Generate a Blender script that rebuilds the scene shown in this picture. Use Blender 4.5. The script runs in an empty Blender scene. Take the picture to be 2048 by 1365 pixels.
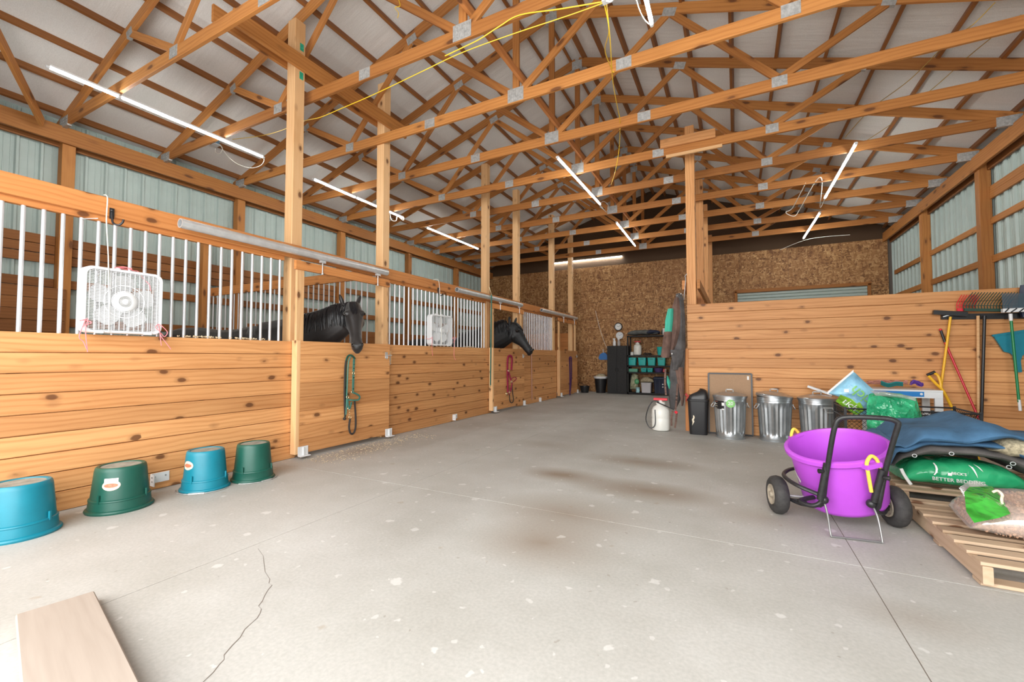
import bpy, bmesh, math, random
from mathutils import Vector, Matrix, noise, Euler
from mathutils.bvhtree import BVHTree
random.seed(7)
SC = bpy.context.scene
COL = SC.collection

# ------------------------------------------------------------------ camera
FPX, CX, CY, HCAM = 863.0, 1024.0, 682.5, 1.18
PITCH = math.atan(31.5 / FPX)
YAW = math.atan(448.0 / math.hypot(FPX, 31.5))
FW = Vector((-math.sin(YAW) * math.cos(PITCH), math.cos(YAW) * math.cos(PITCH), math.sin(PITCH)))
RT = Vector((math.cos(YAW), math.sin(YAW), 0.0))
UP = RT.cross(FW)
CAM = Vector((0, 0, HCAM))
cd = bpy.data.cameras.new('camera')
cd.sensor_width = 36.0
cd.lens = FPX / 2048.0 * 36.0
cd.clip_start = 0.05
cam = bpy.data.objects.new('camera', cd)
COL.objects.link(cam)
cam.matrix_world = Matrix((
    (RT.x, UP.x, -FW.x, CAM.x), (RT.y, UP.y, -FW.y, CAM.y), (RT.z, UP.z, -FW.z, CAM.z), (0, 0, 0, 1)))
SC.camera = cam

# ------------------------------------------------------------------ world, daylight, exposure
w = bpy.data.worlds.new('sky')
SC.world = w
w.use_nodes = True
bg = w.node_tree.nodes['Background']
bg.inputs[0].default_value = (0.92, 0.96, 1.0, 1)
bg.inputs[1].default_value = 1.0
SC.view_settings.view_transform = 'Standard'
SC.view_settings.look = 'None'
SC.view_settings.gamma = 1.0
SC.view_settings.use_curve_mapping = False
SC.view_settings.exposure = 0.56

def area(name, loc, rot, sx, sy, power, color):
    l = bpy.data.lights.new(name, 'AREA')
    l.shape = 'RECTANGLE'
    l.size, l.size_y, l.energy, l.color = sx, sy, power, color
    o = bpy.data.objects.new(name, l)
    COL.objects.link(o)
    o.location, o.rotation_euler = loc, rot
    return o
# daylight entering through the open sliding doorway behind the camera
area('doorway_daylight', (-0.9, -1.15, 2.05), (math.radians(76), 0, 0), 7.2, 3.7, 390, (1.0, 0.985, 0.96))

# ------------------------------------------------------------------ helpers
def P(u, v, x=None, y=None, z=None):
    """photo pixel -> the point where its ray meets the plane x=, y= or z="""
    d = FW + RT * ((u - CX) / FPX) - UP * ((v - CY) / FPX)
    if x is not None: t = (x - CAM.x) / d.x
    elif y is not None: t = (y - CAM.y) / d.y
    else: t = (z - CAM.z) / d.z
    return CAM + d * t

def nodes_of(name):
    m = bpy.data.materials.new(name)
    m.use_nodes = True
    nt = m.node_tree
    return m, nt, nt.nodes, nt.links, nt.nodes['Principled BSDF']

def N(nt, kind, **kw):
    n = nt.nodes.new(kind)
    for k, v in kw.items():
        if k in n.inputs.keys(): n.inputs[k].default_value = v
        else: setattr(n, k, v)
    return n

def ramp(nt, fac, stops, interp='LINEAR'):
    r = nt.nodes.new('ShaderNodeValToRGB')
    r.color_ramp.interpolation = interp
    els = r.color_ramp.elements
    while len(els) < len(stops): els.new(0.5)
    for e, (p, c) in zip(els, stops):
        e.position = p
        e.color = (*c, 1) if len(c) == 3 else c
    nt.links.new(fac, r.inputs[0])
    return r.outputs[0]

def mix(nt, fac, a, b, blend='MIX'):
    m = nt.nodes.new('ShaderNodeMix')
    m.data_type = 'RGBA'
    m.blend_type = blend
    for sock, v in ((m.inputs[0], fac), (m.inputs[6], a), (m.inputs[7], b)):
        if isinstance(v, (int, float)): sock.default_value = v
        elif isinstance(v, (tuple, list)): sock.default_value = (*v, 1) if len(v) == 3 else v
        else: nt.links.new(v, sock)
    return m.outputs[2]

def math_node(nt, op, a, b=0.0, clamp=False):
    m = nt.nodes.new('ShaderNodeMath')
    m.operation = op
    m.use_clamp = clamp
    for s, v in ((m.inputs[0], a), (m.inputs[1], b)):
        if isinstance(v, (int, float)): s.default_value = v
        else: nt.links.new(v, s)
    return m.outputs[0]

def coords(nt, scale=(1, 1, 1), randomise=True, kind='Object'):
    tc = nt.nodes.new('ShaderNodeTexCoord')
    v = tc.outputs[kind]
    if randomise:
        oi = nt.nodes.new('ShaderNodeObjectInfo')
        c = nt.nodes.new('ShaderNodeCombineXYZ')
        for i, k in enumerate((91.0, 37.0, 53.0)):
            nt.links.new(math_node(nt, 'MULTIPLY', oi.outputs['Random'], k), c.inputs[i])
        a = nt.nodes.new('ShaderNodeVectorMath')
        a.operation = 'ADD'
        nt.links.new(v, a.inputs[0]); nt.links.new(c.outputs[0], a.inputs[1])
        v = a.outputs[0]
    mp = nt.nodes.new('ShaderNodeMapping')
    mp.inputs['Scale'].default_value = scale
    nt.links.new(v, mp.inputs['Vector'])
    return mp.outputs[0]

def bump(nt, b, height, strength, dist=0.01):
    bn = nt.nodes.new('ShaderNodeBump')
    bn.inputs['Strength'].default_value = strength
    bn.inputs['Distance'].default_value = dist
    nt.links.new(height, bn.inputs['Height'])
    nt.links.new(bn.outputs[0], b.inputs['Normal'])

def plain(name, color, rough=0.5, metal=0.0, var=0.0, vscale=6.0, spec=0.5, **kw):
    m, nt, ns, ln, b = nodes_of(name)
    b.inputs['Roughness'].default_value = rough
    b.inputs['Metallic'].default_value = metal
    b.inputs['Specular IOR Level'].default_value = spec
    for k, v in kw.items():
        b.inputs[k.replace('_', ' ')].default_value = v
    if var > 0:
        n = N(nt, 'ShaderNodeTexNoise', Scale=vscale, Detail=5.0, Roughness=0.6)
        ln.new(coords(nt), n.inputs['Vector'])
        lo = tuple(c * (1 - var) for c in color)
        hi = tuple(min(1, c * (1 + var)) for c in color)
        ln.new(ramp(nt, n.outputs[0], [(0.3, lo), (0.7, hi)]), b.inputs['Base Color'])
        bump(nt, b, n.outputs[0], 0.15, 0.004)
    else:
        b.inputs['Base Color'].default_value = (*color, 1)
    return m

def wood(name, light, dark, knot=(0.13, 0.045, 0.016), knots=True, rough=0.55, vary=0.28, grain=1.0, kd=1.0):
    m, nt, ns, ln, b = nodes_of(name)
    v1 = coords(nt, (0.22, 1.0, 1.0))
    wv = N(nt, 'ShaderNodeTexWave', wave_type='BANDS', bands_direction='Z', Scale=7.0, Distortion=9.0, Detail=2.5)
    wv.inputs['Detail Scale'].default_value = 0.8
    ln.new(v1, wv.inputs['Vector'])
    v2 = coords(nt, (1.6, 30.0, 42.0))
    fine = N(nt, 'ShaderNodeTexNoise', Scale=1.5, Detail=3.0)
    ln.new(v2, fine.inputs['Vector'])
    v3 = coords(nt, (0.5, 1.5, 2.5))
    big = N(nt, 'ShaderNodeTexNoise', Scale=1.6, Detail=2.0)
    ln.new(v3, big.inputs['Vector'])
    g = math_node(nt, 'MULTIPLY', math_node(nt, 'POWER', wv.outputs[1], 2.6), 0.15 * grain)
    g = math_node(nt, 'ADD', g, math_node(nt, 'MULTIPLY', fine.outputs[0], 0.34))
    g = math_node(nt, 'ADD', g, math_node(nt, 'MULTIPLY', big.outputs[0], 0.42))
    col = ramp(nt, g, [(0.25, light), (0.46, tuple(0.62 * a + 0.38 * c for a, c in zip(light, dark))), (0.80, dark)])
    if knots:
        v4 = coords(nt, (4.6 * kd, 8.0, 8.0))
        nw = N(nt, 'ShaderNodeTexNoise', Scale=3.0, Detail=1.0); ln.new(v4, nw.inputs['Vector'])
        vo = N(nt, 'ShaderNodeTexVoronoi', feature='F1', Scale=1.0)
        ln.new(mix(nt, 0.10, v4, nw.outputs[1], 'ADD'), vo.inputs['Vector'])
        k = ramp(nt, vo.outputs['Distance'], [(0.13, (0.9, 0.9, 0.9)), (0.17, (0.75, 0.75, 0.75)), (0.20, (0.3, 0.3, 0.3)), (0.34, (0, 0, 0))])
        sk = nt.nodes.new('ShaderNodeSeparateColor'); ln.new(vo.outputs['Color'], sk.inputs[0])
        k = math_node(nt, 'MULTIPLY', k, math_node(nt, 'GREATER_THAN', sk.outputs[0], 0.55))
        col = mix(nt, k, col, knot)
    oi = nt.nodes.new('ShaderNodeObjectInfo')
    tint = ramp(nt, oi.outputs['Random'], [(0.0, (1 - vary, 1 - vary * 1.1, 1 - vary * 1.2)), (0.5, (0.95, 0.94, 0.93)), (1.0, (1.06, 1.08, 1.1))])
    col = mix(nt, 1.0, col, tint, 'MULTIPLY')
    ln.new(col, b.inputs['Base Color'])
    b.inputs['Roughness'].default_value = rough
    b.inputs['Specular IOR Level'].default_value = 0.35
    bump(nt, b, g, 0.12, 0.004)
    return m

M = {}
M['pine'] = wood('pine', (0.76, 0.39, 0.16), (0.45, 0.165, 0.045), vary=0.22)
M['pine_light'] = wood('pine_light', (0.82, 0.52, 0.27), (0.64, 0.33, 0.13), vary=0.14)
M['pine_orange'] = wood('pine_orange', (0.72, 0.31, 0.10), (0.46, 0.145, 0.035), vary=0.15)
M['truss'] = wood('truss', (0.54, 0.23, 0.062), (0.30, 0.095, 0.02), rough=0.6, kd=0.6)  # same wood as the pine, browned so its colour carries the roof shade
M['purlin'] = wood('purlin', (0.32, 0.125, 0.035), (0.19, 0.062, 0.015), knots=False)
M['weathered'] = wood('weathered', (0.42, 0.36, 0.31), (0.32, 0.265, 0.22), knots=False, rough=0.85, vary=0.1, grain=0.6)
M['pallet'] = wood('pallet', (0.58, 0.43, 0.30), (0.43, 0.295, 0.185), rough=0.8, vary=0.3)

def osb():
    m, nt, ns, ln, b = nodes_of('osb')
    dn = N(nt, 'ShaderNodeTexNoise', Scale=3.0, Detail=2.0)
    base = coords(nt, (1, 1, 1))
    ln.new(base, dn.inputs['Vector'])
    outs = []
    for sc in ((6, 6, 24), (24, 24, 8), (14, 14, 18)):
        mp = nt.nodes.new('ShaderNodeMapping')
        mp.inputs['Scale'].default_value = sc
        mp.inputs['Rotation'].default_value = (0, 0.5 if sc[0] == 20 else 0.15, 0)
        wa = mix(nt, 0.06, base, dn.outputs[1], 'ADD')
        ln.new(wa, mp.inputs['Vector'])
        vo = N(nt, 'ShaderNodeTexVoronoi', feature='F1', Scale=1.0)
        ln.new(mp.outputs[0], vo.inputs['Vector'])
        sx = nt.nodes.new('ShaderNodeSeparateColor'); ln.new(vo.outputs['Color'], sx.inputs[0])
        outs.append(sx.outputs[0])
    sel = N(nt, 'ShaderNodeTexNoise', Scale=14.0, Detail=1.0)
    ln.new(base, sel.inputs['Vector'])
    a = mix(nt, ramp(nt, sel.outputs[0], [(0.42, (0, 0, 0)), (0.46, (1, 1, 1))]), outs[0], outs[1])
    a = mix(nt, ramp(nt, sel.outputs[0], [(0.55, (0, 0, 0)), (0.58, (1, 1, 1))]), a, outs[2])
    big = N(nt, 'ShaderNodeTexNoise', Scale=0.9, Detail=3.0)
    ln.new(base, big.inputs['Vector'])
    col = ramp(nt, a, [(0.0, (0.14, 0.055, 0.016)), (0.35, (0.31, 0.145, 0.048)), (0.7, (0.43, 0.22, 0.08)), (1.0, (0.62, 0.38, 0.17))])
    col = mix(nt, ramp(nt, big.outputs[0], [(0.35, (0, 0, 0)), (0.7, (0.4, 0.4, 0.4))]), col, (0.28, 0.12, 0.04))
    ln.new(col, b.inputs['Base Color'])
    b.inputs['Roughness'].default_value = 0.65
    bump(nt, b, a, 0.2, 0.003)
    return m
M['osb'] = osb()

def concrete():
    m, nt, ns, ln, b = nodes_of('concrete')
    base = coords(nt, (1, 1, 1), False, 'Object')
    def pos(c):  # world-aligned: slabs share the floor's frame
        return base
    n1 = N(nt, 'ShaderNodeTexNoise', Scale=0.9, Detail=6.0, Roughness=0.62); ln.new(base, n1.inputs['Vector'])
    n2 = N(nt, 'ShaderNodeTexNoise', Scale=60.0, Detail=3.0); ln.new(base, n2.inputs['Vector'])
    col = ramp(nt, n1.outputs[0], [(0.3, (0.37, 0.36, 0.33)), (0.55, (0.445, 0.437, 0.412)), (0.75, (0.515, 0.51, 0.49))])
    col = mix(nt, 0.18, col, ramp(nt, n2.outputs[0], [(0.3, (0.3, 0.3, 0.3)), (0.7, (0.7, 0.7, 0.7))]), 'OVERLAY')
    # brown dirt stains, each with its own place on the slab
    for (x, y, rx, ry, s) in ((-0.95, 5.0, 0.75, 0.30, 0.75), (-1.55, 4.1, 0.5, 0.28, 0.7), (-0.75, 3.95, 0.75, 0.35, 0.8), (-1.15, 3.1, 0.7, 0.5, 0.55),
                          (-1.1, 2.55, 0.55, 0.42, 0.55), (-2.3, 5.4, 0.6, 0.3, 0.3), (0.2, 3.7, 0.5, 0.3, 0.35), (0.7, 2.6, 0.3, 0.2, 0.3), (-4.2, 4.0, 0.35, 0.8, 0.45), (-4.3, 8.6, 0.4, 0.9, 0.4)):
        mp = nt.nodes.new('ShaderNodeMapping'); mp.vector_type = 'TEXTURE'
        mp.inputs['Location'].default_value = (x, y, 0)
        mp.inputs['Scale'].default_value = (rx, ry, 1)
        ln.new(base, mp.inputs['Vector'])
        gr = N(nt, 'ShaderNodeTexGradient', gradient_type='SPHERICAL'); ln.new(mp.outputs[0], gr.inputs[0])
        nn = math_node(nt, 'MULTIPLY', gr.outputs[1], math_node(nt, 'MULTIPLY', n1.outputs[0], 2.7 * s), True)
        col = mix(nt, nn, col, (0.255, 0.20, 0.15))
    # whitish droppings and small dark specks
    for sc, th, c, thr in ((3.2, 0.060, (0.80, 0.79, 0.77), 0.5), (7.0, 0.055, (0.74, 0.73, 0.71), 0.55), (5.0, 0.028, (0.16, 0.12, 0.08), 0.55), (2.1, 0.035, (0.30, 0.22, 0.14), 0.6)):
        vd = N(nt, 'ShaderNodeTexNoise', Scale=22.0, Detail=2.0); ln.new(base, vd.inputs['Vector'])
        wv = mix(nt, 0.06, base, vd.outputs[1], 'ADD')
        vo = N(nt, 'ShaderNodeTexVoronoi', voronoi_dimensions='2D', feature='F1', Scale=sc)
        ln.new(wv, vo.inputs['Vector'])
        sp = nt.nodes.new('ShaderNodeSeparateColor'); ln.new(vo.outputs['Color'], sp.inputs[0])
        size = math_node(nt, 'MULTIPLY', sp.outputs[0], th * 2)
        k = math_node(nt, 'MULTIPLY', math_node(nt, 'SUBTRACT', size, vo.outputs['Distance']), 40.0, True)
        k = math_node(nt, 'MULTIPLY', k, math_node(nt, 'GREATER_THAN', sp.outputs[1], thr))
        k = math_node(nt, 'MULTIPLY', k, 0.34)
        col = mix(nt, k, col, c)
    ln.new(col, b.inputs['Base Color'])
    b.inputs['Roughness'].default_value = 0.62
    bump(nt, b, n2.outputs[0], 0.08, 0.002)
    return m
M['concrete'] = concrete()
M['joint'] = plain('joint', (0.16, 0.13, 0.11), 0.9)

def liner():
    m, nt, ns, ln, b = nodes_of('roof_liner')
    v = coords(nt, (1.0, 1.0, 1.0), False)
    n = N(nt, 'ShaderNodeTexNoise', Scale=120.0, Detail=2.0); ln.new(v, n.inputs['Vector'])
    v2 = coords(nt, (0.7, 5.0, 1.0), False)
    n2 = N(nt, 'ShaderNodeTexNoise', Scale=1.2, Detail=4.0); ln.new(v2, n2.inputs['Vector'])
    ln.new(ramp(nt, n.outputs[0], [(0.3, (0.66, 0.635, 0.61)), (0.7, (0.78, 0.76, 0.735))]), b.inputs['Base Color'])
    b.inputs['Roughness'].default_value = 0.7
    bump(nt, b, n2.outputs[0], 0.5, 0.03)
    return m
M['liner'] = liner()
M['sheet'] = plain('painted_sheet_metal', (0.41, 0.485, 0.455), 0.42, var=0.05, vscale=3)
M['galv'] = plain('galvanised', (0.70, 0.72, 0.73), 0.36, 0.6, var=0.12, vscale=9)
M['galv_dull'] = plain('galvanised_dull', (0.46, 0.46, 0.45), 0.55, 0.5, var=0.25, vscale=30)
M['bar'] = plain('conduit_bar', (0.74, 0.75, 0.78), 0.35, 0.55)
M['can'] = plain('galvanised_can', (0.46, 0.49, 0.51), 0.30, 0.8, var=0.15, vscale=7)
M['white'] = plain('white_plastic', (0.74, 0.75, 0.76), 0.4)
M['white_paper'] = plain('white_paper', (0.82, 0.82, 0.80), 0.7)
M['clearwhite'] = plain('milky_plastic', (0.80, 0.80, 0.75), 0.35, var=0.04)
M['black'] = plain('black_plastic', (0.014, 0.014, 0.016), 0.38)
M['black_rough'] = plain('black_worn', (0.018, 0.018, 0.019), 0.7, var=0.35, vscale=25)
M['black_metal'] = plain('black_painted_metal', (0.016, 0.016, 0.018), 0.4, var=0.4, vscale=40)
M['teal'] = plain('teal_plastic', (0.004, 0.20, 0.28), 0.42, var=0.1)
M['green_tub'] = plain('green_plastic', (0.008, 0.085, 0.06), 0.42, var=0.12)
M['turq'] = plain('turquoise_plastic', (0.02, 0.50, 0.47), 0.45)
M['purple'] = plain('purple_plastic', (0.45, 0.075, 0.60), 0.42, var=0.05)
M['rope_yellow'] = plain('yellow_rope', (0.86, 0.56, 0.08), 0.7, var=0.2, vscale=80)
M['yellow'] = plain('yellow_paint', (0.86, 0.47, 0.02), 0.4)
M['red'] = plain('red_paint', (0.55, 0.015, 0.03), 0.35)
M['redp'] = plain('red_plastic', (0.70, 0.02, 0.04), 0.4)
M['pink'] = plain('pink_twine', (0.88, 0.24, 0.27), 0.8)
M['magenta'] = plain('magenta_webbing', (0.33, 0.012, 0.06), 0.65)
M['violet'] = plain('violet_webbing', (0.07, 0.02, 0.09), 0.7)
M['dgreen_web'] = plain('dark_green_webbing', (0.012, 0.075, 0.05), 0.6)
M['lgreen_web'] = plain('light_green_webbing', (0.055, 0.19, 0.15), 0.6)
M['dark_rope'] = plain('dark_rope', (0.03, 0.025, 0.022), 0.8)
M['brass'] = plain('brass', (0.75, 0.62, 0.38), 0.3, 0.9)
M['green_paint'] = plain('green_paint', (0.0, 0.20, 0.065), 0.35)
M['rake_green'] = plain('rake_green', (0.012, 0.05, 0.032), 0.5)
M['navy'] = plain('navy_plastic', (0.012, 0.02, 0.05), 0.5, var=0.2)
M['blue'] = plain('blue_plastic', (0.0, 0.19, 0.55), 0.45)
M['skyblue'] = plain('sky_blue_film', (0.28, 0.58, 0.80), 0.3, var=0.15, vscale=5)
M['lime'] = plain('lime_film', (0.22, 0.50, 0.03), 0.3)
M['green_film'] = plain('green_film', (0.010, 0.31, 0.12), 0.18, var=0.35, vscale=6)
M['green_film2'] = plain('pale_green_film', (0.12, 0.42, 0.20), 0.25, var=0.3, vscale=5)
M['tyre'] = plain('tyre_rubber', (0.035, 0.033, 0.032), 0.75, var=0.3, vscale=30)
M['hubtan'] = plain('dusty_rim', (0.36, 0.31, 0.24), 0.6, var=0.25, vscale=20)
M['cable_yellow'] = plain('yellow_cable', (0.85, 0.56, 0.02), 0.45)
M['cable_white'] = plain('white_cable', (0.82, 0.80, 0.72), 0.5)
M['denim'] = plain('blue_canvas', (0.055, 0.145, 0.265), 0.85, var=0.35, vscale=4)
M['grime'] = plain('dirty_grey_canvas', (0.10, 0.09, 0.085), 0.9, var=0.5, vscale=5)
M['fleece'] = plain('pale_fleece', (0.42, 0.36, 0.24), 0.95, var=0.5, vscale=40)
M['canvas_brown'] = plain('muddy_brown_canvas', (0.16, 0.095, 0.075), 0.9, var=0.4, vscale=5)
M['canvas_grey'] = plain('muddy_grey_canvas', (0.085, 0.08, 0.08), 0.9, var=0.5, vscale=5)
M['mint'] = plain('mint_lining', (0.06, 0.47, 0.34), 0.75, var=0.1)
M['cork'] = plain('cork_brown', (0.40, 0.255, 0.155), 0.85, var=0.06, vscale=60)
M['coat'] = plain('black_horse_coat', (0.014, 0.0115, 0.011), 0.42, var=0.3, vscale=8, Sheen_Weight=0.14)
M['coat_deep'] = plain('deep_black_coat', (0.004, 0.004, 0.005), 0.55, var=0.3, vscale=8, Sheen_Weight=0.03)
M['muzzle'] = plain('dark_grey_skin', (0.055, 0.05, 0.052), 0.6, var=0.2, vscale=20)
M['hair'] = plain('black_hair', (0.007, 0.007, 0.009), 0.36)
M['eye'] = plain('eye_gloss', (0.006, 0.004, 0.003), 0.05)
M['hoof'] = plain('hoof_horn', (0.06, 0.05, 0.04), 0.6)
M['shavings'] = plain('pine_shavings', (0.70, 0.42, 0.27), 0.9, var=0.45, vscale=55)
M['straw'] = plain('wood_chips', (0.62, 0.50, 0.33), 0.9)
M['grey_text'] = plain('print_white', (0.85, 0.87, 0.85), 0.5)
M['print_green'] = plain('print_green', (0.25, 0.60, 0.18), 0.5)
M['print_black'] = plain('print_black', (0.01, 0.01, 0.012), 0.5)
M['label_cream'] = plain('label_cream', (0.78, 0.68, 0.52), 0.5, var=0.3, vscale=50)
M['label_red'] = plain('label_red', (0.55, 0.18, 0.10), 0.5, var=0.4, vscale=60)
M['skin_dirt'] = plain('dusty_plastic_top', (0.30, 0.30, 0.26), 0.8, var=0.3, vscale=15)

def crumpled(name, color, rough, scale, strength):
    m, nt, ns, ln, b = nodes_of(name)
    v = coords(nt)
    dn = N(nt, 'ShaderNodeTexNoise', Scale=scale * .6, Detail=3.0); ln.new(v, dn.inputs['Vector'])
    vo = N(nt, 'ShaderNodeTexVoronoi', feature='F1', Scale=scale); ln.new(mix(nt, .25, v, dn.outputs[1], 'ADD'), vo.inputs['Vector'])
    ln.new(ramp(nt, dn.outputs[0], [(.35, tuple(c * .7 for c in color)), (.65, tuple(min(1, c * 1.35 + .02) for c in color))]), b.inputs['Base Color'])
    b.inputs['Roughness'].default_value = rough
    bump(nt, b, vo.outputs['Distance'], strength, .03)
    return m
M['green_film'] = crumpled('green_film', (0.012, 0.30, 0.12), .2, 7.0, .55)
M['green_bag'] = crumpled('green_crumpled_film', (0.02, 0.34, 0.15), .16, 11.0, 1.0)
M['skyblue'] = crumpled('sky_blue_film', (0.26, 0.55, 0.78), .3, 8.0, .4)
M['gable_shade'] = plain('gable_painted_shade', (0.07, 0.035, 0.014), .8)  # wood colour darkened to paint in the unlit area under the gable
M['stand_steel'] = plain('stand_steel', (0.22, 0.22, 0.22), .4, .6)
def emit(name, color, strength):
    m, nt, ns, ln, b = nodes_of(name)
    b.inputs['Base Color'].default_value = (0.8, 0.8, 0.8, 1)
    b.inputs['Emission Color'].default_value = (*color, 1)
    b.inputs['Emission Strength'].default_value = strength
    return m
M['led'] = emit('led_tube', (0.95, 1.0, 0.97), 46.0)

def clear_film():
    m, nt, ns, ln, b = nodes_of('clear_film')
    tr = nt.nodes.new('ShaderNodeBsdfTransparent')
    gl = nt.nodes.new('ShaderNodeBsdfGlossy'); gl.inputs['Roughness'].default_value = 0.15
    df = nt.nodes.new('ShaderNodeBsdfDiffuse'); df.inputs[0].default_value = (0.85, 0.84, 0.82, 1)
    m1 = nt.nodes.new('ShaderNodeMixShader'); m1.inputs[0].default_value = 0.28
    m2 = nt.nodes.new('ShaderNodeMixShader'); m2.inputs[0].default_value = 0.22
    ln.new(tr.outputs[0], m1.inputs[1]); ln.new(gl.outputs[0], m1.inputs[2])
    ln.new(m1.outputs[0], m2.inputs[1]); ln.new(df.outputs[0], m2.inputs[2])
    ln.new(m2.outputs[0], nt.nodes['Material Output'].inputs[0])
    return m
M['film'] = clear_film()

# ------------------------------------------------------------------ mesh building
class MB:
    def __init__(s): s.v, s.f = [], []
    def add(s, vs, fs):
        o = len(s.v)
        s.v += [Vector(a) for a in vs]
        s.f += [tuple(i + o for i in f) for f in fs]
        return s
    def box(s, c, d, rot=None, ch=0.0):
        hx, hy, hz = d[0] / 2, d[1] / 2, d[2] / 2
        vs, fs = chamfer_box(hx, hy, hz, ch)
        Mx = (rot.to_matrix() if isinstance(rot, Euler) else rot) if rot is not None else None
        c = Vector(c)
        return s.add([(Mx @ Vector(a) if Mx is not None else Vector(a)) + c for a in vs], fs)
    def bar(s, a, b, w, t, up=(0, 0, 1), ch=0.0):
        a, b = Vector(a), Vector(b)
        R = frame(b - a, up)
        vs, fs = chamfer_box((b - a).length / 2, t / 2, w / 2, ch)
        return s.add([R @ Vector(q) + (a + b) / 2 for q in vs], fs)
    def cyl(s, a, b, r, n=12, r2=None, caps=True):
        return s.tube([a, b], r, n, caps=caps, r2=r2)
    def tube(s, pts, r, n=8, caps=True, closed=False, r2=None):
        pts = [Vector(p) for p in pts]
        m = len(pts)
        rings, prev = [], None
        for i, p in enumerate(pts):
            if closed: t = pts[(i + 1) % m] - pts[i - 1]
            else: t = pts[min(i + 1, m - 1)] - pts[max(i - 1, 0)]
            if t.length < 1e-9: t = Vector((0, 0, 1))
            t.normalize()
            if prev is None:
                a = Vector((0, 0, 1)) if abs(t.z) < 0.9 else Vector((1, 0, 0))
                x = t.cross(a).normalized()
            else:
                x = (prev - t * prev.dot(t))
                x = x.normalized() if x.length > 1e-6 else t.orthogonal().normalized()
            prev = x
            y = t.cross(x)
            rr = r[i] if isinstance(r, (list, tuple)) else (r if r2 is None else r + (r2 - r) * i / (m - 1))
            rings.append([p + (x * math.cos(2 * math.pi * k / n) + y * math.sin(2 * math.pi * k / n)) * rr for k in range(n)])
        return s.rings(rings, caps, closed)
    def rings(s, rings, caps=True, closed=False):
        n, m = len(rings[0]), len(rings)
        vs = [q for r in rings for q in r]
        fs = []
        for i in range(m if closed else m - 1):
            j = (i + 1) % m
            for k in range(n):
                l = (k + 1) % n
                fs.append((i * n + k, i * n + l, j * n + l, j * n + k))
        if caps and not closed:
            fs.append(tuple(range(n - 1, -1, -1)))
            fs.append(tuple((m - 1) * n + k for k in range(n)))
        return s.add(vs, fs)
    def lathe(s, prof, n=32, c=(0, 0, 0), axis=None, mod=None, ell=(1, 1), caps=True):
        """prof: (r, z) from one end to the other"""
        R = frame_z(axis) if axis is not None else Matrix.Identity(3)
        c = Vector(c)
        rings = []
        for i, (r, z) in enumerate(prof):
            ring = []
            for k in range(n):
                a = 2 * math.pi * k / n
                rr = r if mod is None else mod(r, z, a)
                ring.append(c + R @ Vector((rr * math.cos(a) * ell[0], rr * math.sin(a) * ell[1], z)))
            rings.append(ring)
        return s.rings(rings, caps)
    def grid(s, fn, nu, nv):
        vs = [fn(i / nu, j / nv) for i in range(nu + 1) for j in range(nv + 1)]
        fs = [(i * (nv + 1) + j, (i + 1) * (nv + 1) + j, (i + 1) * (nv + 1) + j + 1, i * (nv + 1) + j + 1) for i in range(nu) for j in range(nv)]
        return s.add(vs, fs)
    def ball(s, c, r, n=12, sc=(1, 1, 1), R=None):
        prof = [(math.sin(math.pi * i / n), -math.cos(math.pi * i / n)) for i in range(n + 1)]
        prof[0] = (0.01, -1); prof[-1] = (0.01, 1)
        rings = []
        for (q, z) in prof:
            ring = []
            for k in range(n * 2):
                a = math.pi * k / n
                p = Vector((q * math.cos(a) * sc[0], q * math.sin(a) * sc[1], z * sc[2])) * r
                ring.append(Vector(c) + (R @ p if R is not None else p))
            rings.append(ring)
        return s.rings(rings)
    def prism(s, pts, d):
        """pts: outline (3D points of a plane), d: extrusion vector"""
        n = len(pts)
        d = Vector(d)
        vs = [Vector(p) for p in pts] + [Vector(p) + d for p in pts]
        fs = [tuple(range(n - 1, -1, -1)), tuple(range(n, 2 * n))] + [(k, (k + 1) % n, (k + 1) % n + n, k + n) for k in range(n)]
        return s.add(vs, fs)
    def mesh(s, name, smooth=False):
        me = bpy.data.meshes.new(name)
        me.from_pydata([tuple(a) for a in s.v], [], s.f)
        bm = bmesh.new(); bm.from_mesh(me)
        bmesh.ops.recalc_face_normals(bm, faces=bm.faces)
        bm.to_mesh(me); bm.free()
        if smooth:
            for p in me.polygons: p.use_smooth = True
            try: me.set_sharp_from_angle(angle=math.radians(smooth if smooth is not True else 40))
            except Exception: pass
        return me
    def build(s, name, mat, parent=None, smooth=False):
        """world-coordinate geometry -> one object with its origin at the middle of its base"""
        lo = Vector([min(a[i] for a in s.v) for i in range(3)])
        hi = Vector([max(a[i] for a in s.v) for i in range(3)])
        c = Vector(((lo.x + hi.x) / 2, (lo.y + hi.y) / 2, lo.z))
        s.v = [a - c for a in s.v]
        me = s.mesh(name, smooth)
        return place(name, me, mat, Matrix.Translation(c), parent)

def chamfer_box(hx, hy, hz, ch=0.0):
    if ch <= 0:
        vs = [(x, y, z) for x in (-hx, hx) for y in (-hy, hy) for z in (-hz, hz)]
        return vs, [(0, 1, 3, 2), (4, 6, 7, 5), (0, 4, 5, 1), (2, 3, 7, 6), (0, 2, 6, 4), (1, 5, 7, 3)]
    sec = [(-hy + ch, -hz), (hy - ch, -hz), (hy, -hz + ch), (hy, hz - ch), (hy - ch, hz), (-hy + ch, hz), (-hy, hz - ch), (-hy, -hz + ch)]
    vs = [(x, y, z) for x in (-hx, hx) for (y, z) in sec]
    fs = [tuple(range(7, -1, -1)), tuple(range(8, 16))] + [(k, (k + 1) % 8, (k + 1) % 8 + 8, k + 8) for k in range(8)]
    return vs, fs

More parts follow.
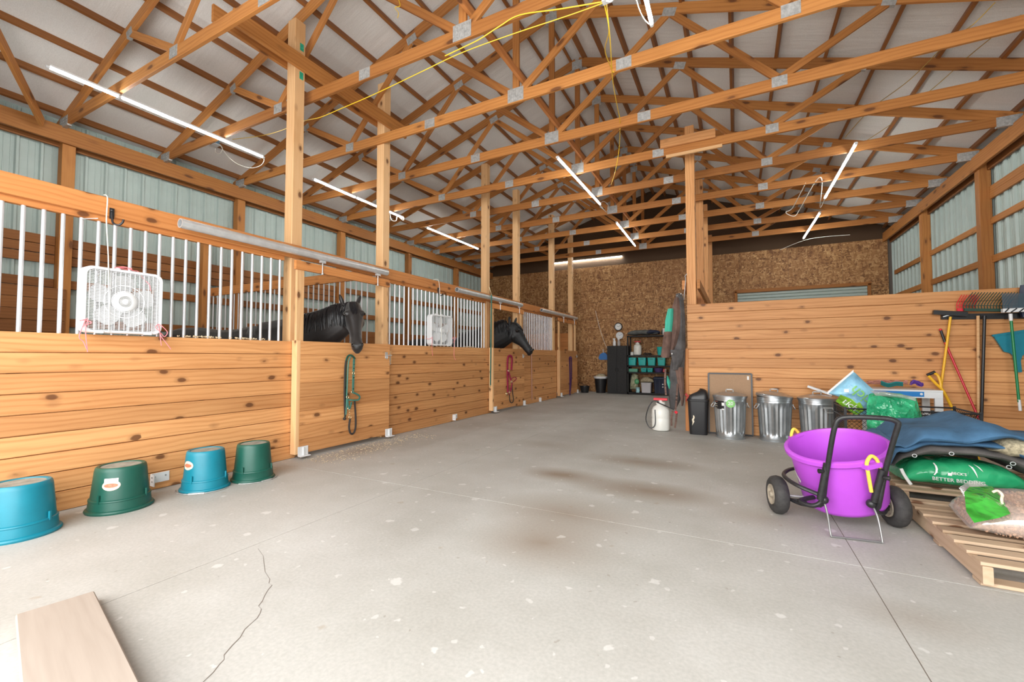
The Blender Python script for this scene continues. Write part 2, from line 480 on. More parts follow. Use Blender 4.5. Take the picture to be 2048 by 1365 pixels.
def frame(d, up=(0, 0, 1)):
    x = Vector(d).normalized()
    z = Vector(up) - x * Vector(up).dot(x)
    if z.length < 1e-5: z = Vector((0, 1, 0)) - x * x.y
    z.normalize()
    y = z.cross(x)
    return Matrix((x, y, z)).transposed()

def frame_z(d):
    z = Vector(d).normalized()
    a = Vector((0, 0, 1)) if abs(z.z) < 0.9 else Vector((1, 0, 0))
    if abs(z.z) > 0.9: x = Vector((1, 0, 0)); x = (x - z * x.dot(z)).normalized()
    else: x = a.cross(z).normalized()
    y = z.cross(x)
    return Matrix((x, y, z)).transposed()

WORLD = {}
def place(name, me, mat, Mw, parent=None):
    o = bpy.data.objects.new(name, me)
    COL.objects.link(o)
    if mat is not None and not me.materials:
        me.materials.append(M[mat] if isinstance(mat, str) else mat)
    if parent is not None:
        o.parent = parent
        o.matrix_parent_inverse = WORLD[parent.name].inverted()
    o.matrix_basis = Mw
    WORLD[o.name] = Mw.copy()
    return o

def tag(o, label, cat, group=None):
    o['label'] = label
    o['category'] = cat
    if group: o['group'] = group
    return o

def struct(o):
    o['kind'] = 'structure'
    return o

def thing(name, loc, label=None, cat=None, group=None):
    o = bpy.data.objects.new(name, None)
    o.empty_display_size = 0.1
    COL.objects.link(o)
    Mw = Matrix.Translation(Vector(loc))
    o.matrix_basis = Mw
    WORLD[o.name] = Mw
    if label: tag(o, label, cat, group)
    return o

BOARDS = {}
def board(name, a, b, w, t, mat, parent=None, up=(0, 0, 1), ch=0.003):
    """a straight timber from a to b; width w lies along `up`; alike boards share a mesh"""
    a, b = Vector(a), Vector(b)
    L = (b - a).length
    key = (round(L, 2), round(w, 3), round(t, 3), mat, ch)
    if key not in BOARDS:
        m = MB()
        vs, fs = chamfer_box(L / 2, t / 2, w / 2, ch)
        m.add(vs, fs)
        BOARDS[key] = m.mesh('board')
    R = frame(b - a, up).to_4x4()
    R.translation = (a + b) / 2
    return place(name, BOARDS[key], mat, R, parent)

def bez(pts, n=6):
    """smooth path through the points (Catmull-Rom)"""
    pts = [Vector(p) for p in pts]
    out = []
    for i in range(len(pts) - 1):
        p0, p1, p2, p3 = pts[max(i - 1, 0)], pts[i], pts[i + 1], pts[min(i + 2, len(pts) - 1)]
        for k in range(n):
            t = k / n
            out.append(0.5 * ((2 * p1) + (p2 - p0) * t + (2 * p0 - 5 * p1 + 4 * p2 - p3) * t * t + (3 * p1 - p0 - 3 * p2 + p3) * t ** 3))
    out.append(pts[-1])
    return out

def text_mesh(body, size, bold=False):
    cu = bpy.data.curves.new('lettering', 'FONT')
    cu.body = body
    cu.size = size
    cu.align_x = 'CENTER'; cu.align_y = 'CENTER'
    cu.resolution_u = 2
    if bold: cu.offset = size * 0.012
    o = bpy.data.objects.new('lettering', cu)
    COL.objects.link(o)
    dg = bpy.context.evaluated_depsgraph_get()
    me = bpy.data.meshes.new_from_object(o.evaluated_get(dg))
    vs = [v.co.copy() for v in me.vertices]
    fs = [tuple(p.vertices) for p in me.polygons]
    bpy.data.objects.remove(o); bpy.data.curves.remove(cu); bpy.data.meshes.remove(me)
    return vs, fs

def print_on(body, size, centre, right, up, mat, parent, name='lettering', bold=False, tree=None, off=0.002):
    """flat print: letters laid in a plane, pressed onto a surface when a BVH tree is given"""
    vs, fs = text_mesh(body, size, bold)
    right, up = Vector(right).normalized(), Vector(up).normalized()
    nrm = right.cross(up).normalized()
    m = MB()
    out = []
    for v in vs:
        p = Vector(centre) + right * v.x + up * v.y
        if tree is not None:
            h = tree.ray_cast(p + nrm * 0.6, -nrm)
            if h[0] is not None: p = h[0]
        out.append(p + nrm * off)
    m.add(out, fs)
    return m.build(name, mat, parent)
# ================================================================== THE BARN
XL, XR, XC = -8.46, 3.65, -2.405
YB, YF = 14.3, -1.2
TY = [3.557 + 1.195 * (k - 1) for k in range(0, 10)]
def roof(d): return 6.545 - 0.328 * d          # underside of the roof liner at distance d from the ridge

# ---- floor
fm = MB()
fm.box(((XL + XR) / 2, (YF - 5 + YB) / 2, -0.102), (XR - XL + 0.4, YB - YF + 5.4, 0.2))
me = fm.mesh('floor')
floor = struct(place('floor', me, 'joint', Matrix.Identity(4)))
xs = [XL - 0.1, -6.0, -2.70, 0.61, XR + 0.1]
ys = [YF - 5, -0.56, 3.10, 6.76, 10.42, YB + 0.1]
for i in range(len(xs) - 1):
    for j in range(len(ys) - 1):
        g = 0.0022
        m = MB()
        c = 0.0008
        x0, x1, y0, y1 = xs[i] + g, xs[i + 1] - g, ys[j] + g, ys[j + 1] - g
        lo = [(x0, y0, -0.04), (x1, y0, -0.04), (x1, y1, -0.04), (x0, y1, -0.04)]
        mi = [(x, y, -c) for x, y, z in lo]
        hi = [(x0 + c, y0 + c, 0), (x1 - c, y0 + c, 0), (x1 - c, y1 - c, 0), (x0 + c, y1 - c, 0)]
        m.rings([lo, mi, hi])
        place('slab', m.mesh('slab'), 'concrete', Matrix.Identity(4), floor)
cr = bez([P(u, v, z=0.0008) for u, v in ((518, 1097), (527, 1112), (530, 1128), (538, 1160), (541, 1172), (530, 1190), (521, 1212), (521, 1228), (505, 1246), (480, 1275), (450, 1310), (440, 1330), (405, 1365), (390, 1380))], 2)
m = MB()
for i, p in enumerate(cr):
    j = Vector((random.uniform(-1, 1), random.uniform(-1, 1), 0)) * 0.008
    cr[i] = p + j
L, R_ = [], []
for i, p in enumerate(cr):
    wd = 0.0016 + 0.0012 * random.random()
    L.append(p + Vector((-wd, 0, 0))); R_.append(p + Vector((wd, 0, 0)))
n = len(cr)
m.add(L + R_, [(i, i + 1, n + i + 1, n + i) for i in range(n - 1)])
m.build('crack', 'joint', floor)

# ---- ceiling: liner on purlins
rings = []
cm = MB()
for sgn in (-1, 1):
    d1 = 6.12
    a = [(XC, roof(0)), (XC + sgn * d1, roof(d1)), (XC + sgn * d1, roof(d1) + 0.04), (XC, roof(0) + 0.04)]
    cm.prism([(x, YF, z) for x, z in a], (0, YB - YF + 0.1, 0))
ceiling = struct(place('ceiling', cm.mesh('ceiling'), 'liner', Matrix.Identity(4)))
for sgn in (-1, 1):
    nrm = Vector((sgn * 0.328, 0, 1)).normalized()
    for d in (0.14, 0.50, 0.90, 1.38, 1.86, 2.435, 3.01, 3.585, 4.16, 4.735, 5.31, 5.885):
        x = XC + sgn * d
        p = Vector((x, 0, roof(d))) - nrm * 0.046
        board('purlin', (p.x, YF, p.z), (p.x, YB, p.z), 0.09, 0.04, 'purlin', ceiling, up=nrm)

# ---- ribbed sheet-metal side walls
def panel_mesh(h, wd=0.914, flip=1):
    pts = []
    prof = [(0, 0), (0.075, 0), (0.078, 0.005), (0.088, 0.005), (0.091, 0), (0.14, 0), (0.143, 0.005), (0.153, 0.005), (0.156, 0), (0.178, 0), (0.190, 0.032), (0.216, 0.032)]
    for r in range(4):
        for y, x in prof: pts.append((y + r * wd / 4, x))
    pts.append((wd, 0))
    m = MB()
    n = len(pts)
    vs = [(flip * x, y, 0) for y, x in pts] + [(flip * x, y, h) for y, x in pts]
    m.add(vs, [(i, i + 1, n + i + 1, n + i) for i in range(n - 1)])
    return m.mesh('sheet')
def side_wall(name, x, flip):
    # a thin outer skin behind the ribbed panels
    m = MB()
    m.box((x - flip * 0.03, (YF + YB) / 2, 2.28), (0.02, YB - YF + 0.2, 4.56))
    wl = struct(place(name, m.mesh(name), 'sheet', Matrix.Identity(4)))
    me = panel_mesh(4.5, flip=flip)
    y = YF
    while y < YB:
        place('metal_panel', me, 'sheet', Matrix.Translation((x, y, 0.02)), wl)
        y += 0.916
    return wl
wall_left = side_wall('wall_left', XL, 1)
wall_right = side_wall('wall_right', XR, -1)
for k in (0, 2, 4, 6, 8):
    board('post', (XL + 0.105, TY[k] + 0.07, 0), (XL + 0.105, TY[k] + 0.07, 4.38), 0.14, 0.14, 'truss', wall_left, up=(1, 0, 0))
    if k >= 4:
        board('post', (XR - 0.105, TY[k] - 0.04, 0), (XR - 0.105, TY[k] - 0.04, 4.38), 0.14, 0.14, 'truss', wall_right, up=(1, 0, 0))
for (wl, x, s) in ((wall_left, XL, 1), (wall_right, XR, -1)):
    board('eave_beam', (x + s * 0.20, YF, 4.27), (x + s * 0.20, YB - 0.02, 4.27), 0.23, 0.045, 'truss', wl)
    board('eave_girt', (x + s * 0.06, YF, 4.22), (x + s * 0.06, YB - 0.02, 4.22), 0.19, 0.04, 'purlin', wl)
edges = [YF + 0.1] + [TY[k] + 0.07 for k in (0, 2, 4, 6, 8)] + [YB - 0.05]
for i in range(len(edges) - 1):
    a, b = edges[i] + 0.075, edges[i + 1] - 0.075
    zs = [(2.79, 0.125), (2.20, 0.12), (1.66, 0.12), (1.05, 0.12)]
    if i <= 2: zs += [(2.66, 0.12), (2.53, 0.12)]
    for z, wd in zs:
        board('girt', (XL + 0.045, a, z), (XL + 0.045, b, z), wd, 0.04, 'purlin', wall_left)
    if i >= 2:
        zs = [(3.31, 0.10), (2.71, 0.11), (2.1, 0.11), (1.5, 0.11), (0.9, 0.11)]
        if i == 3: zs += [(3.81, 0.10), (3.71, 0.10)]
        for z, wd in zs:
            board('girt', (XR - 0.045, a - 0.11, z), (XR - 0.045, b - 0.11, z), wd, 0.04, 'truss', wall_right)
# kick planks lining the outer wall inside the stalls
def kick(y0, y1, top):
    z = 0.08
    while z < top - 0.1:
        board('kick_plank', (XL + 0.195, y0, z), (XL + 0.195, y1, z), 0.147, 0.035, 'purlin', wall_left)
        z += 0.151
kick(YF + 0.1, 2.44, 2.26)
kick(4.95, 8.9, 1.98)
kick(9.0, YB - 0.05, 1.98)
board('diagonal_brace', (-8.15, 2.12, 4.30), (-7.05, 1.42, 4.80), 0.13, 0.04, 'truss', wall_left)

# ---- back wall of OSB sheets, with a steel roll-up door behind the partition
m = MB(); m.box(((XL + XR) / 2, YB + 0.06, 2.2), (XR - XL, 0.03, 4.4))
wall_back = struct(place('wall_back', m.mesh('wall_back'), 'joint', Matrix.Identity(4)))
OS = {}
def sheet(x0, x1, z0, z1):
    k = (round(x1 - x0, 2), round(z1 - z0, 2))
    if k not in OS:
        q = MB(); vs, fs = chamfer_box(k[0] / 2 - 0.002, 0.007, k[1] / 2 - 0.002, 0.0015); q.add(vs, fs); OS[k] = q.mesh('osb')
    place('osb_sheet', OS[k], 'osb', Matrix.Translation(((x0 + x1) / 2, YB, (z0 + z1) / 2)), wall_back)
x = XL + 0.05
while x < XR - 0.1:
    x1 = min(x + 1.22, XR - 0.12)
    for z0, z1 in ((0.0, 1.22), (1.22, 2.44), (2.44, 3.03), (3.03, 4.25)):
        sheet(x, x1, z0, z1)
    x += 1.22
dr = struct(thing('door_1', (1.58, YB - 0.03, 0)))
for i in range(34):
    z = 0.05 + i * 0.088
    q = MB()
    q.prism([(0.07, YB - 0.02, z), (0.07, YB - 0.045, z + 0.02), (0.07, YB - 0.045, z + 0.066), (0.07, YB - 0.02, z + 0.086)], (3.01, 0, 0))
    q.build('slat', 'sheet', dr)
for x in (0.03, 3.12):
    board('jamb', (x, YB - 0.045, 0), (x, YB - 0.045, 3.10), 0.07, 0.06, 'truss', dr, up=(1, 0, 0))
board('head_jamb', (-0.01, YB - 0.045, 3.09), (3.16, YB - 0.045, 3.09), 0.09, 0.06, 'truss', dr)

# ---- front wall behind the camera with its big sliding doorway
m = MB()
zt = 4.15
m.box(((XL - 4.75) / 2, YF - 0.06, 2.2), (-4.75 - XL, 0.06, 4.4))
m.box(((XR + 3.1) / 2, YF - 0.06, 2.2), (XR - 3.1, 0.06, 4.4))
m.prism([(XL, YF - 0.03, zt), (XR, YF - 0.03, zt), (XR, YF - 0.03, roof(6.05)), (XC, YF - 0.03, roof(0)), (XL, YF - 0.03, roof(6.05))], (0, -0.06, 0))
struct(place('wall_front', m.mesh('wall_front'), 'sheet', Matrix.Identity(4)))
# back gable above the OSB, its shade painted into the board colour
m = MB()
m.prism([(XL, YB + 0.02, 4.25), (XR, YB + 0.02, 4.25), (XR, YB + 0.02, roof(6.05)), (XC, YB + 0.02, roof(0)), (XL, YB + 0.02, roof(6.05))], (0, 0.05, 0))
m.build('gable_sheet', 'gable_shade', wall_back)

# ---- roof trusses
def pz(d): return 6.32 - 0.328 * d             # underside of the rafters
def truss(k):
    y = TY[k]
    lab = {0: 'timber roof truss carrying the start of the light tubes, nearest the doorway', 1: 'timber roof truss with yellow extension cords along its bottom chord', 2: 'timber roof truss on which the two tie beams end',
           4: 'timber roof truss with short boards spliced to its chord above the partition post', 9: 'last timber roof truss, close to the chipboard wall'}.get(k, 'timber roof truss with a king post, sloping webs and toothed steel plates')
    t = thing('roof_truss', (XC, y, 4.38), lab, 'roof truss', 'roof trusses spanning the barn')
    board('bottom_chord', (XL + 0.19, y, 4.45), (XR - 0.19, y, 4.45), 0.14, 0.038, 'truss', t)
    for s in (-1, 1):
        n_ = Vector((s * 0.328, 0, 1)).normalized()
        a = Vector((XC, y, pz(0))) + n_ * 0.07
        b = Vector((XC + s * 6.02, y, pz(6.02))) + n_ * 0.07
        board('rafter', a, b, 0.14, 0.038, 'truss', t, up=(0, 0, 1))
        ci, ri, ro = Vector((XC + s * 2.92, y, 4.50)), Vector((XC + s * 1.69, y, pz(1.69) + 0.02)), Vector((XC + s * 3.95, y, pz(3.95) + 0.02))
        board('web', (XC + s * 0.06, y, 4.50), ri, 0.088, 0.037, 'truss', t)
        board('web', ri, ci, 0.088, 0.037, 'truss', t)
        board('web', ci, ro, 0.088, 0.037, 'truss', t)
        for c, d, rz in ((ci - Vector((0, 0, 0.035)), (0.16, 0.046, 0.125), 0), (ri - Vector((0, 0, 0.005)), (0.17, 0.046, 0.11), s * 0.318), (ro, (0.13, 0.046, 0.09), s * 0.318),
                         (Vector((XC + s * 1.35, y, 4.45)), (0.17, 0.046, 0.125), 0), (Vector((XC + s * 5.8, y, 4.43)), (0.26, 0.046, 0.14), 0)):
            key = ('plate', d)
            if key not in BOARDS:
                q = MB(); q.box((0, 0, 0), d)
                for i in range(5):
                    for j in range(3):
                        q.box(((i - 2) * d[0] / 5.6, 0, (j - 1) * d[2] / 3.6), (0.012, d[1] + 0.006, 0.022))
                BOARDS[key] = q.mesh('plate')
            place('gusset_plate', BOARDS[key], 'galv_dull', Matrix.Translation(c) @ Matrix.Rotation(rz, 4, 'Y'), t)
    board('king_post', (XC, y, 4.52), (XC, y, pz(0) + 0.02), 0.088, 0.037, 'truss', t, up=(1, 0, 0))
    for z, d in ((4.475, (0.22, 0.046, 0.17)), (6.33, (0.18, 0.046, 0.15))):
        key = ('plate', d)
        if key not in BOARDS:
            q = MB(); q.box((0, 0, 0), d)
            for i in range(7):
                for j in range(4):
                    q.box(((i - 3) * d[0] / 7.6, 0, (j - 1.5) * d[2] / 4.6), (0.012, d[1] + 0.006, 0.022))
            BOARDS[key] = q.mesh('plate')
        place('gusset_plate', BOARDS[key], 'galv_dull', Matrix.Translation((XC, y, z)), t)
for k in range(10): truss(k)
tag(board('lateral_brace', (-2.335, 2.0, 4.69), (-2.335, 14.0, 4.66), 0.088, 0.04, 'pine_orange'), 'long orange timber brace running along the king posts of the trusses', 'brace')
tag(board('tie_beam', (-4.62, 2.56, 4.75), (-4.62, 5.22, 4.75), 0.185, 0.038, 'truss'), 'timber tie beam on the aisle side of two tall stall posts', 'beam')
tag(board('tie_beam', (-4.80, 2.45, 4.78), (-4.80, 5.05, 4.78), 0.185, 0.038, 'truss'), 'timber tie beam on the stall side of two tall stall posts', 'beam')

# ---- tall posts of the stall fronts
APOST = [(3.285, 5.27), (4.765, 5.33), (7.775, 5.3), (9.235, 5.25), (11.50, 5.3), (13.12, 5.2)]
for i, (y, top) in enumerate(APOST):
    o = board('timber_post', (-4.71, y + 0.07, 0), (-4.71, y + 0.07, top), 0.14, 0.14, 'pine_light', up=(1, 0, 0), ch=0.006)
    if i == 0:
        tag(o, 'tall square timber post with small green tags left of the first stall door', 'post')
        q = MB()
        gt = plain('green_tag', (0.02, 0.36, 0.22), 0.5, var=0.5, vscale=60)
        for z in (4.955, 4.60):
            q = MB(); q.box((-4.639, y + 0.09, z), (0.002, 0.05, 0.09)); q.build('green_tag', gt, o)
    else:
        tag(o, ['', 'tall square timber post right of the nearest stall door, by the latch', 'tall square timber post left of the door with the red halter', 'tall square timber post right of the door with the red halter',
                'tall square timber post left of the farthest stall door', 'tall square timber post at the far end of the stall row by the chipboard wall'][i], 'post', 'stall front posts')
# right-hand side posts and headers
for i, (y, top) in enumerate(((7.60, 5.02), (9.72, 4.9), (11.4, 4.9), (13.6, 4.7))):
    tag(board('timber_post', (-0.63, y + 0.07, 0), (-0.63, y + 0.07, top), 0.14, 0.14, 'pine', up=(1, 0, 0), ch=0.006),
        'square timber post at the end of the plank partition' if i == 0 else ['', 'square timber post, first of the row behind the partition end', 'square timber post, second of the row behind the partition end', 'square timber post, last of the row before the chipboard wall'][i], 'post', None if i == 0 else 'posts behind the partition')
tag(board('header_beam', (-0.745, 7.56, 2.36), (-0.745, 13.7, 2.36), 0.15, 0.045, 'pine_orange'), 'orange header beam behind the partition on its aisle side', 'beam')
tag(board('header_beam', (-0.52, 7.56, 2.36), (-0.52, 13.7, 2.36), 0.15, 0.045, 'truss'), 'brown header beam behind the partition on its inner side', 'beam')
tag(board('splice_board', (-1.015, TY[4] - 0.05, 4.56), (-0.22, TY[4] - 0.05, 4.56), 0.14, 0.038, 'pine'), 'short timber spliced along a truss chord above the partition post', 'board')
tag(board('splice_board', (-0.93, TY[4] - 0.05, 4.345), (-0.13, TY[4] - 0.05, 4.345), 0.045, 0.038, 'pine_light'), 'short pale batten fixed under a truss chord above the partition post', 'board')
# ================================================================== STALLS
def stall_front(name, y0, y1, by, label):
    t = thing('horse_stall', (-4.62, (y0 + y1) / 2, 0), label, 'stall')
    for i in range(9):
        board('plank', (-4.619, y0, 0.0755 + 0.1515 * i), (-4.619, y1, 0.0755 + 0.1515 * i), 0.1455, 0.038, 'pine', t, ch=0.003)
        if i: board('tongue', (-4.632, y0, 0.1515 * i), (-4.632, y1, 0.1515 * i), 0.02, 0.010, 'pine', t)
    y, e = by
    board('sill', (-4.66, y - .03, 1.325), (-4.66, e, 1.325), 0.07, 0.042, 'pine', t)
    board('bar_channel', (-4.665, y - .03, 2.325), (-4.665, e, 2.325), 0.05, 0.05, 'pine_orange', t)
    key = ('bar', 'x')
    if key not in BOARDS:
        q = MB(); q.cyl((0, 0, 0), (0, 0, 0.97), 0.0135, 10); BOARDS[key] = q.mesh('bar', True)
    while y <= e:
        place('bar', BOARDS[key], 'bar', Matrix.Translation((-4.66, y, 1.355)), t)
        y += 0.1065
    return t
fa = stall_front('a', -1.1, 3.35, (0.39, 3.2), 'plank stall front with steel bars, beside the row of upturned tubs')
fb = stall_front('b', 4.79, 7.92, (4.945, 7.76), 'plank stall front with steel bars behind the box fan with a plain bar grille')
fc = stall_front('c', 9.26, 11.66, (9.42, 11.46), 'plank stall front with thin bars between the far two stall doors')
hb = thing('stall_header', (-4.62, 6.0, 2.3), 'long orange timber header running along the top of the stall fronts', 'beam')
board('header_board', (-4.62, -1.1, 2.425), (-4.62, 13.4, 2.425), 0.155, 0.04, 'pine_orange', hb)

def stall_door(y0, y1, label, gap):
    t = thing('stall_door', (-4.53, (y0 + y1) / 2, 0.05), label, 'door')
    z0 = 0.055
    for i in range(8):
        board('plank', (-4.518, y0 + 0.05, z0 + 0.082 + 0.1635 * i), (-4.518, y1, z0 + 0.082 + 0.1635 * i), 0.1618, 0.036, 'pine', t, ch=0.0025)
    board('stile', (-4.545, y0 + 0.025, z0), (-4.545, y0 + 0.025, 1.37), 0.05, 0.09, 'pine_light', t, up=(0, 1, 0))
    for yy in (y0 + 0.06, y1 - 0.06):
        board('upright', (-4.552, yy, 1.30 if yy < y0 + 0.5 else 0.08), (-4.552, yy, 2.21), 0.095, 0.036, 'pine_light', t, up=(0, 1, 0))
    board('top_rail', (-4.53, y0 - 0.02, 2.255), (-4.53, y1, 2.255), 0.105, 0.042, 'pine_orange', t)
    for yy in (y0 + 0.33, y1 - 0.25):
        q = MB()
        q.cyl((-4.50, yy, 2.20), (-4.50, yy, 2.36), 0.006, 8)
        q.ball((-4.50, yy, 2.20), 0.014, 6)
        q.box((-4.50, yy, 2.345), (0.035, 0.07, 0.028))
        q.build('hanger', 'galv', t)
    # latch and floor guides
    q = MB()
    yl = y1 - 0.07
    q.box((-4.496, yl, 1.20), (0.006, 0.05, 0.09))
    q.cyl((-4.485, yl - 0.03, 1.20), (-4.485, yl + 0.10, 1.20), 0.006, 8)
    q.tube([(-4.485, yl + 0.02 * math.cos(a), 1.175 + 0.025 * math.sin(a)) for a in [i * math.pi / 6 for i in range(12)]], 0.004, 6, closed=True)
    q.build('latch', 'galv', t, True)
    for yy in (y0 + 0.09, y1 - 0.02):
        q = MB()
        q.box((-4.485, yy, 0.085), (0.008, 0.13, 0.11))
        q.box((-4.46, yy, 0.034), (0.06, 0.13, 0.008))
        q.box((-4.475, yy, 0.08), (0.02, 0.012, 0.10))
        q.build('guide_bracket', 'white', t)
    return t
d1 = stall_door(3.28, 4.785, 'sliding plank stall door with a green halter, a horse looking over it', 0)
d2 = stall_door(7.80, 9.31, 'sliding plank stall door with a red halter hung on it', 0)
d3 = stall_door(11.66, 13.2, 'sliding plank stall door at the far end with a violet lead rope', 0)
def track(y0, y1, label):
    t = thing('door_track', (-4.5, (y0 + y1) / 2, 2.35), label, 'door track')
    q = MB()
    n = 20
    ring = lambda y, r: [Vector((-4.50 + r * math.cos(2 * math.pi * k / n), y, 2.405 + r * math.sin(2 * math.pi * k / n))) for k in range(n)]
    q.rings([ring(y0 + 0.3, 0.036), ring(y0, 0.036), ring(y0, 0.044), ring(y1, 0.044), ring(y1, 0.036), ring(y1 - 0.3, 0.036)])
    q.build('pipe', 'galv', t, 50)
    for f in (0.16, 0.42, 0.70, 0.93):
        y = y0 + (y1 - y0) * f
        q = MB()
        q.box((-4.56, y, 2.455), (0.075, 0.09, 0.006)); q.box((-4.597, y, 2.455), (0.006, 0.09, 0.05))
        q.build('bracket', 'galv', t)
track(2.07, 4.71, 'round steel track pipe over the nearest stall door')
track(6.49, 9.17, 'round steel track pipe over the middle stall door')
track(10.35, 13.16, 'round steel track pipe over the far stall door')

# latch plate on the wall beside door 1
t = thing('latch_plate', (-4.59, 4.86, 1.1), 'wooden latch block with a steel hasp beside the nearest stall door', 'latch')
board('block', (-4.592, 4.865, 1.07), (-4.592, 4.865, 1.27), 0.10, 0.02, 'pine_light', t, up=(0, 1, 0))
q = MB(); q.cyl((-4.575, 4.86, 1.10), (-4.575, 4.86, 1.24), 0.007, 8); q.box((-4.58, 4.86, 1.17), (0.006, 0.05, 0.12))
q.tube([(-4.57, 4.86 + 0.018 * math.cos(a), 1.08 + 0.02 * math.sin(a)) for a in [i * math.pi / 5 for i in range(10)]], 0.004, 6, closed=True)
q.build('hasp', 'galv', t, True)

# stall partitions
t = thing('stall_partition', (-6.5, 4.5, 0), 'low plank stall divider topped with thin steel bars and an orange rail', 'partition')
A, B = Vector((-8.25, 4.30, 0)), Vector((-4.79, 4.70, 0))
for i in range(8):
    z = Vector((0, 0, 0.0755 + 0.1515 * i))
    board('plank', A + z, B + z, 0.148, 0.038, 'pine', t)
board('rail', A + Vector((0, 0, 2.32)), B + Vector((0, 0, 2.41)), 0.14, 0.045, 'pine_orange', t)
key = ('bar', 'p'); q = MB(); q.cyl((0, 0, 0), (0, 0, 1.12), 0.0105, 8); BOARDS[key] = q.mesh('bar', True)
for i in range(33):
    p = A.lerp(B, (i + 0.7) / 33.4)
    place('bar', BOARDS[key], 'bar', Matrix.Translation((p.x, p.y, 1.21)), t)
tag(board('corner_post', (-8.30, 4.22, 0), (-8.30, 4.22, 3.2), 0.13, 0.13, 'truss', up=(1, 0, 0)), 'shorter timber post at the wall end of the barred stall divider', 'post')
t = thing('stall_partition', (-6.5, 9.3, 0), 'low solid plank divider behind the horse at the red halter', 'partition')
for i in range(9):
    z = 0.0755 + 0.1515 * i
    board('plank', (-8.25, 9.42, z), (-4.79, 9.42, z), 0.148, 0.038, 'pine', t)
t = thing('stall_end_wall', (-6.5, 13.6, 0), 'tall brown plank end wall inside the farthest stall', 'partition')
for i in range(13):
    z = 0.0755 + 0.1515 * i
    board('plank', (-8.25, 13.62, z), (-4.70, 13.62, z), 0.148, 0.038, 'pine_orange', t)

# ---- plank partition on the right
wp = struct(thing('wall_partition', (1.4, 7.47, 0)))
for i in range(14):
    z = 2.022 - 0.0725 - 0.1445 * i
    if z < 0.05: w_ = 0.10
    board('plank', (-0.69, 7.47, max(z, 0.072)), (3.62, 7.47, max(z, 0.072)), 0.1395, 0.04, 'pine', wp, ch=0.004)
    board('tongue', (-0.68, 7.483, max(z, 0.072) - .072), (3.61, 7.483, max(z, 0.072) - .072), 0.02, 0.010, 'pine', wp)
for x in (0.7, 2.1, 3.4):
    continue
    board('stud', (x, 7.535, 0), (x, 7.535, 2.0), 0.09, 0.09, 'pine', wp, up=(1, 0, 0))
board('end_trim', (-0.715, 7.50, 0.0), (-0.715, 7.50, 1.31), 0.10, 0.04, 'pine_orange', wp, up=(0, 1, 0))
board('edge_batten', (-0.70, 7.44, 0.0), (-0.70, 7.44, 1.31), 0.045, 0.02, 'pine_orange', wp, up=(1, 0, 0))
board('kick_board', (-0.69, 7.49, 0.04), (3.62, 7.49, 0.04), 0.08, 0.03, 'pine', wp)

# plank lying by the doorway, its near end propped on a block
t = thing('ramp_plank', (-2.0, 0.66, 0), 'weathered pale plank lying across the concrete, one end propped on a block', 'plank')
board('plank', (-2.79, 0.835, 0.03), (-1.15, 0.465, 0.135), 0.25, 0.042, 'weathered', t, up=(0.15, 1, 0), ch=0.005)
board('prop_block', (-1.25, 0.40, 0.052), (-1.25, 0.58, 0.052), 0.10, 0.09, 'weathered', t)
# ================================================================== HORSES
def ring(c, s, f, a, b, n=18, sq=1.0):
    out = []
    for k in range(n):
        t = 2 * math.pi * k / n
        cs, sn = math.cos(t), math.sin(t)
        out.append(Vector(c) + s * (a * abs(cs) ** sq * (1 if cs >= 0 else -1)) + f * (b * abs(sn) ** sq * (1 if sn >= 0 else -1)))
    return out

def remesh(mb, vox, smooth_it=6):
    me = mb.mesh('tmp')
    o = bpy.data.objects.new('tmp', me); COL.objects.link(o)
    r = o.modifiers.new('r', 'REMESH'); r.mode = 'VOXEL'; r.voxel_size = vox
    sm = o.modifiers.new('s', 'SMOOTH'); sm.factor = 0.5; sm.iterations = smooth_it
    dg = bpy.context.evaluated_depsgraph_get()
    out = bpy.data.meshes.new_from_object(o.evaluated_get(dg))
    bpy.data.objects.remove(o); bpy.data.meshes.remove(me)
    for p in out.polygons: p.use_smooth = True
    return out

